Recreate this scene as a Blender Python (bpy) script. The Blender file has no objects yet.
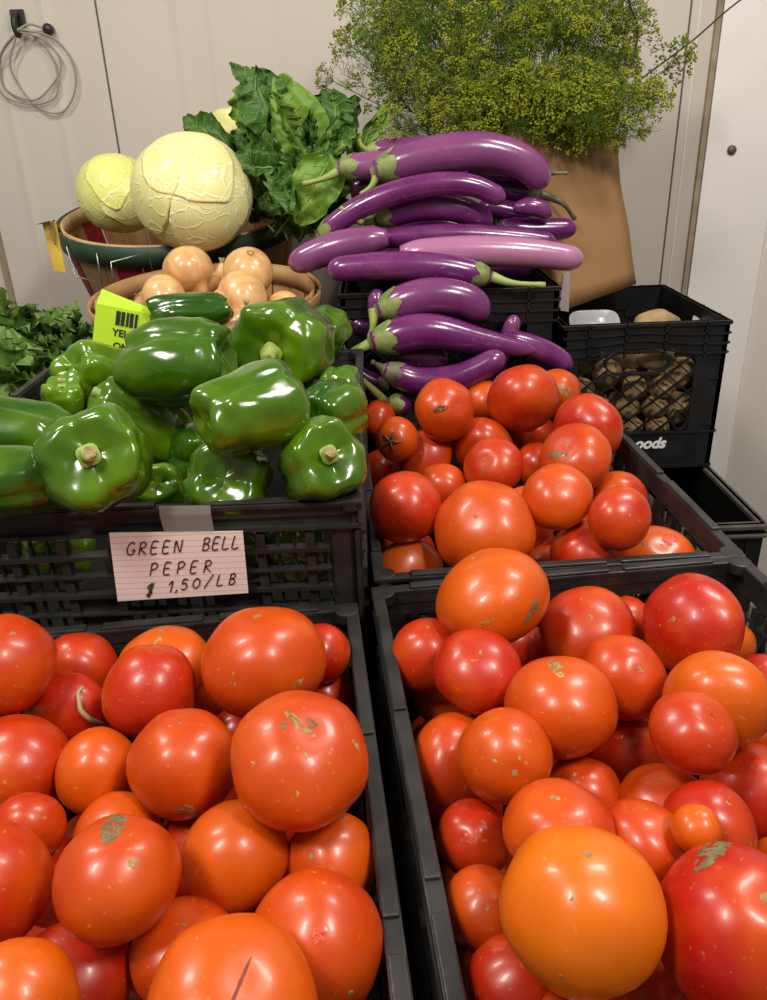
import bpy, math, random
from mathutils import Vector, Matrix, Quaternion, noise
PI = math.pi
C = bpy.context.scene.collection
S = bpy.context.scene
random.seed(11)
# ---------------------------------------------------------------- camera, light, exposure
cd = bpy.data.cameras.new('camera'); cam = bpy.data.objects.new('camera', cd); C.objects.link(cam)
cd.sensor_fit = 'VERTICAL'; cd.sensor_height = 24; cd.sensor_width = 24; cd.lens = 18.912
cd.clip_start = .02
RW = [(0.99930633, 0.03723963, 0.0), (-0.01581, 0.42448, -0.90530), (-0.03370, 0.90460, 0.42480)]
mx = Matrix((RW[0], RW[1], RW[2]))
# orthonormalise: x axis and up vector of the lens measured from the verticals of the photograph
cx_, cy_ = mx.col[0].normalized(), mx.col[1]
cy_ = (cy_ - cx_ * cx_.dot(cy_)).normalized(); cz_ = cx_.cross(cy_)
cam.matrix_world = Matrix(((cx_.x, cy_.x, cz_.x, 0), (cx_.y, cy_.y, cz_.y, 0), (cx_.z, cy_.z, cz_.z, 1.5), (0, 0, 0, 1)))
S.camera = cam
S.view_settings.view_transform = 'Standard'; S.view_settings.look = 'None'
S.view_settings.gamma = 1; S.view_settings.use_curve_mapping = False
S.view_settings.exposure = 0.0
w = bpy.data.worlds.new('room_light'); S.world = w; w.use_nodes = True
w.node_tree.nodes['Background'].inputs[0].default_value = (1, .95, .88, 1)
w.node_tree.nodes['Background'].inputs[1].default_value = .19
def area(name, loc, target, sx, sy, power, col):
    l = bpy.data.lights.new(name, 'AREA'); l.shape = 'RECTANGLE'; l.size = sx; l.size_y = sy
    l.energy = power; l.color = col
    o = bpy.data.objects.new(name, l); C.objects.link(o); o.location = loc
    o.rotation_euler = (Vector(target) - Vector(loc)).to_track_quat('-Z', 'Y').to_euler()
    return o
area('ceiling_lamp_left', (-1.15, 1.05, 2.75), (-.2, 1.0, 1.1), .22, .45, 15, (1, .94, .86))
area('ceiling_lamp_right', (.95, 1.05, 2.75), (.2, 1.0, 1.1), .22, .45, 15, (1, .94, .86))
area('ceiling_lamp_near_left', (-.75, -.15, 2.75), (-.2, 1.2, 1.1), .22, .45, 22, (1, .94, .86))
area('ceiling_lamp_near_right', (.85, -.15, 2.75), (.2, 1.2, 1.1), .22, .45, 22, (1, .94, .86))

# ---------------------------------------------------------------- materials
def mat(name, col=(.8, .8, .8), rough=.5, spec=.5, coat=0., metal=0., bump=0., bscale=50., var=None, vscale=5., alpha=1., trans=0., sheen=0., stretch=None):
    m = bpy.data.materials.new(name); m.use_nodes = True
    nt = m.node_tree; b = nt.nodes['Principled BSDF']
    b.inputs['Base Color'].default_value = (*col, 1); b.inputs['Roughness'].default_value = rough
    b.inputs['Specular IOR Level'].default_value = spec; b.inputs['Coat Weight'].default_value = coat
    b.inputs['Coat Roughness'].default_value = .12; b.inputs['Metallic'].default_value = metal
    b.inputs['Alpha'].default_value = alpha; b.inputs['Transmission Weight'].default_value = trans
    b.inputs['Sheen Weight'].default_value = sheen
    tc = nt.nodes.new('ShaderNodeTexCoord'); mp = nt.nodes.new('ShaderNodeMapping')
    nt.links.new(tc.outputs['Object'], mp.inputs[0])
    if stretch: mp.inputs['Scale'].default_value = stretch
    if var:
        n = nt.nodes.new('ShaderNodeTexNoise'); n.inputs['Scale'].default_value = vscale; n.inputs['Detail'].default_value = 5
        nt.links.new(mp.outputs[0], n.inputs['Vector'])
        r = nt.nodes.new('ShaderNodeMapRange'); r.inputs[1].default_value = .36; r.inputs[2].default_value = .66
        nt.links.new(n.outputs[0], r.inputs[0])
        x = nt.nodes.new('ShaderNodeMix'); x.data_type = 'RGBA'
        nt.links.new(r.outputs[0], x.inputs[0]); x.inputs[6].default_value = (*col, 1); x.inputs[7].default_value = (*var, 1)
        nt.links.new(x.outputs[2], b.inputs['Base Color'])
    if bump:
        n2 = nt.nodes.new('ShaderNodeTexNoise'); n2.inputs['Scale'].default_value = bscale; n2.inputs['Detail'].default_value = 4
        nt.links.new(mp.outputs[0], n2.inputs['Vector'])
        bm_ = nt.nodes.new('ShaderNodeBump'); bm_.inputs['Strength'].default_value = bump; bm_.inputs['Distance'].default_value = .002
        nt.links.new(n2.outputs[0], bm_.inputs['Height']); nt.links.new(bm_.outputs[0], b.inputs['Normal'])
    return m
def N(nt, t, **k):
    n = nt.nodes.new(t)
    for a, b in k.items(): setattr(n, a, b)
    return n
def ramp(nt, pts):
    r = N(nt, 'ShaderNodeValToRGB'); e = r.color_ramp.elements
    e[0].position, e[0].color = pts[0][0], (*pts[0][1], 1); e[1].position, e[1].color = pts[-1][0], (*pts[-1][1], 1)
    for p, c in pts[1:-1]:
        q = e.new(p); q.color = (*c, 1)
    return r
def skin(name, rough, coat, orange, speck=True, streak=(1, 1, 1), amount=.5, speckcol=(.7, .35, .1), nscale=9.):
    """Skin of a fruit: each fruit's own colour (object colour) drifting into a second colour, with fine speckles."""
    m = mat(name, (1, 1, 1), rough, .5, coat); nt = m.node_tree; b = nt.nodes['Principled BSDF']; L = nt.links.new
    oi = N(nt, 'ShaderNodeObjectInfo'); tc = N(nt, 'ShaderNodeTexCoord'); mp = N(nt, 'ShaderNodeMapping')
    mp.inputs['Scale'].default_value = streak
    rs = N(nt, 'ShaderNodeVectorMath', operation='ADD'); L(tc.outputs['Object'], rs.inputs[0])
    cmb = N(nt, 'ShaderNodeCombineXYZ'); mm = N(nt, 'ShaderNodeMath', operation='MULTIPLY'); mm.inputs[1].default_value = 30
    L(oi.outputs['Random'], mm.inputs[0]); L(mm.outputs[0], cmb.inputs[0]); L(cmb.outputs[0], rs.inputs[1])
    L(rs.outputs[0], mp.inputs[0])
    n = N(nt, 'ShaderNodeTexNoise'); n.inputs['Scale'].default_value = nscale; n.inputs['Detail'].default_value = 3; L(mp.outputs[0], n.inputs[0])
    r = N(nt, 'ShaderNodeMapRange'); r.inputs[1].default_value = .42; r.inputs[2].default_value = .75; r.inputs[4].default_value = amount
    L(n.outputs[0], r.inputs[0])
    x = N(nt, 'ShaderNodeMix', data_type='RGBA'); L(r.outputs[0], x.inputs[0]); L(oi.outputs['Color'], x.inputs[6]); x.inputs[7].default_value = (*orange, 1)
    last = x.outputs[2]
    if speck:
        n3 = N(nt, 'ShaderNodeTexNoise'); n3.inputs['Scale'].default_value = 230; n3.inputs['Detail'].default_value = 1; L(rs.outputs[0], n3.inputs[0])
        r3 = N(nt, 'ShaderNodeMapRange'); r3.inputs[1].default_value = .68; r3.inputs[2].default_value = .8; r3.inputs[4].default_value = .35
        L(n3.outputs[0], r3.inputs[0])
        x3 = N(nt, 'ShaderNodeMix', data_type='RGBA'); L(r3.outputs[0], x3.inputs[0]); L(last, x3.inputs[6]); x3.inputs[7].default_value = (*speckcol, 1)
        last = x3.outputs[2]
    L(last, b.inputs['Base Color'])
    bp = N(nt, 'ShaderNodeBump'); bp.inputs['Strength'].default_value = .25; bp.inputs['Distance'].default_value = .0015
    n4 = N(nt, 'ShaderNodeTexNoise'); n4.inputs['Scale'].default_value = 38; L(rs.outputs[0], n4.inputs[0]); L(n4.outputs[0], bp.inputs['Height'])
    L(bp.outputs[0], b.inputs['Normal']); L(bp.outputs[0], b.inputs['Coat Normal'])
    return m
M = {}
M['tomato'] = skin('tomato_skin', .34, .16, (.66, .105, .001), amount=.75, nscale=19.)
M['pepper'] = skin('pepper_skin', .2, .5, (.15, .27, .002), amount=.6, nscale=13., speckcol=(.2, .35, .03))
M['eggplant'] = skin('eggplant_skin', .25, .45, (.36, .10, .26), amount=.35, speckcol=(.5, .3, .45), nscale=14)
M['black'] = mat('black_plastic', (.007, .0065, .0065), .40, .38, bump=.25, bscale=60, var=(.016, .015, .015), vscale=14)
M['dark'] = mat('dark_plastic', (.006, .0055, .0055), .5, .3, bump=.2, bscale=80)
M['wall'] = mat('wall_panel', (.62, .57, .50), .5, .4, bump=.12, bscale=40, var=(.57, .52, .455), vscale=2.2, stretch=(1, 1, .35))
M['wallr'] = mat('wall_panel_bright', (.90, .86, .83), .45, .4, bump=.3, bscale=45, stretch=(.4, 1, 1))
M['wallside'] = mat('wall_side_grey', (.78, .73, .66), .55, .3, bump=.3, bscale=25, var=(.72, .67, .60), vscale=6, stretch=(1, 1, .3))
M['seam'] = mat('seam', (.11, .09, .07), .7)
M['trim'] = mat('trim_tan', (.40, .33, .23), .6, var=(.25, .19, .12), vscale=12)
M['metal'] = mat('steel_wire', (.45, .43, .4), .35, metal=.9)
M['rust'] = mat('bolt_head', (.16, .13, .1), .5, metal=.6, bump=.3)
M['wire'] = mat('black_wire', (.02, .018, .015), .45)
M['cordm'] = mat('grey_cord', (.30, .27, .22), .5)
M['rail'] = mat('worn_black_rail', (.014, .0135, .013), .42, .45, bump=.4, bscale=90, var=(.034, .033, .032), vscale=22)
M['tan'] = mat('cork_scar', (.50, .30, .12), .8, .2, bump=.6, bscale=300, var=(.26, .15, .06), vscale=90)
M['scab'] = mat('grey_scab', (.24, .19, .10), .85, .2, bump=.7, bscale=250, var=(.12, .09, .04), vscale=80)
M['olive'] = mat('olive_streak', (.42, .2, .03), .5, .4, var=(.5, .14, .015), vscale=60)
M['wrink'] = mat('wrinkled_skin', (.60, .055, .015), .35, .5, coat=.2, bump=.9, bscale=220)
M['brown'] = mat('brown_scar', (.10, .045, .02), .7, .3, bump=.5, bscale=200)
M['deepred'] = mat('split_crease', (.20, .02, .008), .5)
M['stem'] = mat('green_stem', (.25, .36, .06), .5, .4, bump=.3, bscale=120, var=(.36, .42, .13), vscale=40)
M['cutstem'] = mat('cut_stem', (.50, .42, .20), .75, .2, bump=.8, bscale=300, var=(.28, .2, .08), vscale=120)
M['calyxl'] = mat('calyx_green', (.13, .19, .04), .5, .4, bump=.4, bscale=160, var=(.30, .34, .12), vscale=55)
M['calyxd'] = mat('calyx_dark', (.06, .045, .04), .5, .4, bump=.4, bscale=160, var=(.16, .15, .08), vscale=35)
M['dry'] = mat('dry_stem', (.42, .33, .14), .7)
M['onion'] = mat('onion_skin', (.80, .50, .22), .3, .5, coat=.3, var=(.62, .29, .09), vscale=14, stretch=(3.5, 3.5, .25), bump=.3, bscale=40)
M['root'] = mat('dried_roots', (.35, .22, .1), .85)
M['potato'] = mat('potato_skin', (.42, .29, .15), .8, .2, bump=.6, bscale=120, var=(.25, .16, .08), vscale=28)
M['leafA'] = mat('leaf_green', (.035, .105, .012), .42, .4, bump=.9, bscale=70, var=(.07, .16, .02), vscale=18)
M['leafB'] = mat('leaf_light_green', (.11, .24, .02), .45, .4, bump=.9, bscale=70, var=(.2, .33, .04), vscale=18)
M['leafC'] = mat('lettuce_green', (.09, .19, .03), .5, .4, bump=.9, bscale=80, var=(.17, .27, .06), vscale=20)
M['rib'] = mat('leaf_rib', (.20, .32, .07), .5)
M['umbel'] = mat('dill_floret', (.21, .25, .010), .6, .3, var=(.33, .34, .02), vscale=30)
M['frond'] = mat('dill_thread', (.07, .14, .012), .6, .3, var=(.15, .21, .02), vscale=9)
M['paper'] = mat('brown_paper', (.30, .165, .07), .75, .2, bump=.25, bscale=25, var=(.33, .185, .08), vscale=4)
M['mauve'] = mat('pale_paper_side', (.45, .36, .36), .7, .2)
M['wood'] = mat('basket_wood', (.46, .27, .12), .65, .3, bump=.5, bscale=30, var=(.28, .14, .055), vscale=10, stretch=(1, 1, .3))
M['woodin'] = mat('basket_wood_pale', (.62, .44, .23), .65, .3, bump=.4, bscale=30, var=(.5, .32, .15), vscale=10, stretch=(1, 1, .3))
M['green'] = mat('green_band', (.02, .05, .028), .5, .4, bump=.4, bscale=30, var=(.035, .07, .04), vscale=12)
M['redslat'] = mat('red_slat', (.33, .012, .03), .6, .3, bump=.4, bscale=30, var=(.25, .01, .02), vscale=12)
M['stand'] = mat('stand_board', (.10, .075, .055), .7, .3, bump=.3, bscale=20, var=(.07, .05, .035), vscale=6, stretch=(.3, 3, 1))
M['floor'] = mat('concrete_floor', (.22, .21, .19), .7, .3, bump=.3, bscale=20, var=(.17, .16, .145), vscale=2)
M['lime'] = mat('lime_card', (.47, .72, .02), .55, .4)
M['yellow'] = mat('yellow_tag', (.80, .56, .08), .6, .3, var=(.7, .45, .05), vscale=20)
M['ink'] = mat('ink', (.012, .01, .012), .7)
M['greyp'] = mat('grey_clear_plastic', (.36, .37, .37), .28, .5, coat=.3)
M['white'] = mat('white_print', (.75, .74, .72), .6)
M['tape'] = mat('clear_tape', (.55, .52, .5), .12, .6, alpha=.35, coat=.6)
for k_ in ('tan', 'scab', 'olive', 'brown'):                            # ragged edges for scars
    nt = M[k_].node_tree; n = N(nt, 'ShaderNodeTexNoise'); n.inputs['Scale'].default_value = 260; n.inputs['Detail'].default_value = 3
    tc = N(nt, 'ShaderNodeTexCoord'); nt.links.new(tc.outputs['Object'], n.inputs[0]); r = N(nt, 'ShaderNodeMapRange')
    r.inputs[1].default_value = .42; r.inputs[2].default_value = .50; nt.links.new(n.outputs[0], r.inputs[0]); nt.links.new(r.outputs[0], nt.nodes['Principled BSDF'].inputs['Alpha'])
def cardmat():
    m = mat('ruled_card', (.88, .74, .68), .65, .3); nt = m.node_tree; b = nt.nodes['Principled BSDF']
    tc = N(nt, 'ShaderNodeTexCoord'); sp = N(nt, 'ShaderNodeSeparateXYZ'); nt.links.new(tc.outputs['Object'], sp.inputs[0])
    m1 = N(nt, 'ShaderNodeMath', operation='MULTIPLY'); m1.inputs[1].default_value = 2 * PI / .0066; nt.links.new(sp.outputs[2], m1.inputs[0])
    m2 = N(nt, 'ShaderNodeMath', operation='SINE'); nt.links.new(m1.outputs[0], m2.inputs[0])
    r = ramp(nt, [(.72, (.88, .75, .70)), (.97, (.72, .54, .50))]); nt.links.new(m2.outputs[0], r.inputs[0])
    nt.links.new(r.outputs[0], b.inputs['Base Color']); return m
M['card'] = cardmat()
def cabmat():
    m = mat('cabbage_leaf', (.72, .74, .38), .42, .45, coat=.15); nt = m.node_tree; b = nt.nodes['Principled BSDF']; L = nt.links.new
    tc = N(nt, 'ShaderNodeTexCoord'); oi = N(nt, 'ShaderNodeObjectInfo')
    n = N(nt, 'ShaderNodeTexNoise'); n.inputs['Scale'].default_value = 6; L(tc.outputs['Object'], n.inputs[0])
    mixv = N(nt, 'ShaderNodeMix', data_type='VECTOR'); mixv.inputs[0].default_value = .25; L(tc.outputs['Object'], mixv.inputs[4]); L(n.outputs['Color'], mixv.inputs[5])
    v = N(nt, 'ShaderNodeTexVoronoi', feature='DISTANCE_TO_EDGE'); v.inputs['Scale'].default_value = 34; L(mixv.outputs[1], v.inputs['Vector'])
    r = N(nt, 'ShaderNodeMapRange'); r.inputs[1].default_value = 0; r.inputs[2].default_value = .09; L(v.outputs[0], r.inputs[0])
    rp = ramp(nt, [(0, (.90, .87, .52)), (1, (.82, .78, .36))]); L(r.outputs[0], rp.inputs[0])
    x = N(nt, 'ShaderNodeMix', data_type='RGBA', blend_type='MULTIPLY'); x.inputs[0].default_value = 1; L(rp.outputs[0], x.inputs[6]); L(oi.outputs['Color'], x.inputs[7])
    L(x.outputs[2], b.inputs['Base Color'])
    bp = N(nt, 'ShaderNodeBump'); bp.inputs['Strength'].default_value = .28; bp.inputs['Distance'].default_value = .004; bp.invert = True
    L(r.outputs[0], bp.inputs['Height']); L(bp.outputs[0], b.inputs['Normal']); return m
M['cabbage'] = cabmat()

# ---------------------------------------------------------------- helpers
class MB:
    def __init__(s): s.v = []; s.f = []; s.m = []
    def add(s, vs, fs, mi=0):
        b = len(s.v); s.v += [tuple(v) for v in vs]; s.f += [tuple(b + i for i in f) for f in fs]; s.m += [mi] * len(fs)
    def box(s, x0, x1, y0, y1, z0, z1, mi=0, T=None):
        vs = [Vector((x, y, z)) for x in (x0, x1) for y in (y0, y1) for z in (z0, z1)]
        if T: vs = [T @ v for v in vs]
        s.add(vs, [(0, 1, 3, 2), (4, 6, 7, 5), (0, 4, 5, 1), (2, 3, 7, 6), (0, 2, 6, 4), (1, 5, 7, 3)], mi)
    def bar(s, a, b, wx, wy, up=Vector((0, 1, 0)), mi=0):
        a = Vector(a); b = Vector(b); d = (b - a).normalized(); sd = d.cross(up).normalized(); u = sd.cross(d)
        vs = [p + sd * i * wx / 2 + u * j * wy / 2 for p in (a, b) for i in (-1, 1) for j in (-1, 1)]
        s.add(vs, [(0, 1, 3, 2), (4, 6, 7, 5), (0, 4, 5, 1), (2, 3, 7, 6), (0, 2, 6, 4), (1, 5, 7, 3)], mi)
    def tube(s, pts, rad, n=8, cap=True, mi=0, prof=None):
        pts = [Vector(p) for p in pts]; K = len(pts); ref = Vector((.13, .21, 1)).normalized(); rings = []
        t0 = (pts[1] - pts[0]).normalized(); u = t0.cross(ref)
        if u.length < .1: u = t0.cross(Vector((1, 0, 0)))
        u.normalize()
        for k in range(K):
            t = (pts[min(k + 1, K - 1)] - pts[max(k - 1, 0)]).normalized()
            u = (u - t * u.dot(t)).normalized(); v = t.cross(u); r = rad[k] if hasattr(rad, '__len__') else rad
            ring = []
            for j in range(n):
                a = 2 * PI * j / n; q = r * (prof(k / (K - 1), a) if prof else 1)
                ring.append(pts[k] + u * math.cos(a) * q + v * math.sin(a) * q)
            rings.append(ring)
        vs = [p for r_ in rings for p in r_]
        fs = [(k * n + j, k * n + (j + 1) % n, (k + 1) * n + (j + 1) % n, (k + 1) * n + j) for k in range(K - 1) for j in range(n)]
        if cap: fs += [tuple(range(n))[::-1], tuple((K - 1) * n + j for j in range(n))]
        s.add(vs, fs, mi)
    def obj(s, name, m, parent=None, smooth=False, loc=None, bevel=0):
        me = bpy.data.meshes.new(name); me.from_pydata(s.v, [], s.f)
        ms = m if isinstance(m, (list, tuple)) else [m]
        for x in ms: me.materials.append(x)
        if len(ms) > 1: me.polygons.foreach_set('material_index', s.m)
        if smooth: me.polygons.foreach_set('use_smooth', [True] * len(s.f))
        me.update()
        o = bpy.data.objects.new(name, me); C.objects.link(o)
        if parent: o.parent = parent
        if loc: o.location = loc
        if bevel:
            bv = o.modifiers.new('soft', 'BEVEL'); bv.width = bevel; bv.segments = 2; bv.limit_method = 'ANGLE'
        return o
def tag(o, label, cat, group=None):
    o['label'] = label; o['category'] = cat
    if group: o['group'] = group
    return o
def empty(name, loc, label, cat, group=None, rot=None):
    o = bpy.data.objects.new(name, None); C.objects.link(o); o.location = loc; o.empty_display_size = .02
    if rot is not None: o.rotation_mode = 'QUATERNION'; o.rotation_quaternion = rot
    return tag(o, label, cat, group)
def struct(o): o['kind'] = 'structure'; return o
def smoothpath(pts, m=24):
    P = [Vector(p) for p in pts]; n = len(P); out = []
    if n < 3: return [P[0].lerp(P[-1], k / m) for k in range(m + 1)]
    for k in range(m + 1):
        u = k / m * (n - 1); i = min(int(u), n - 2); f = u - i
        p0 = P[i - 1] if i > 0 else P[0] * 2 - P[1]; p3 = P[i + 2] if i + 2 < n else P[-1] * 2 - P[-2]
        p1, p2 = P[i], P[i + 1]
        out.append(.5 * ((2 * p1) + (p2 - p0) * f + (2 * p0 - 5 * p1 + 4 * p2 - p3) * f * f + (3 * p1 - p0 - 3 * p2 + p3) * f ** 3))
    return out
def text_mesh(name, body, size, m, parent, M4, extrude=.0002, shear=0., weight=0.):
    cu = bpy.data.curves.new(name, 'FONT'); cu.body = body; cu.size = size; cu.extrude = extrude; cu.shear = shear; cu.offset = weight
    to = bpy.data.objects.new(name, cu); C.objects.link(to); bpy.context.view_layer.update()
    me = bpy.data.meshes.new_from_object(to.evaluated_get(bpy.context.evaluated_depsgraph_get()))
    bpy.data.objects.remove(to); me.materials.clear(); me.materials.append(m); me.name = name
    o = bpy.data.objects.new(name, me); C.objects.link(o); o.parent = parent; o.matrix_local = M4
    return o
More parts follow.
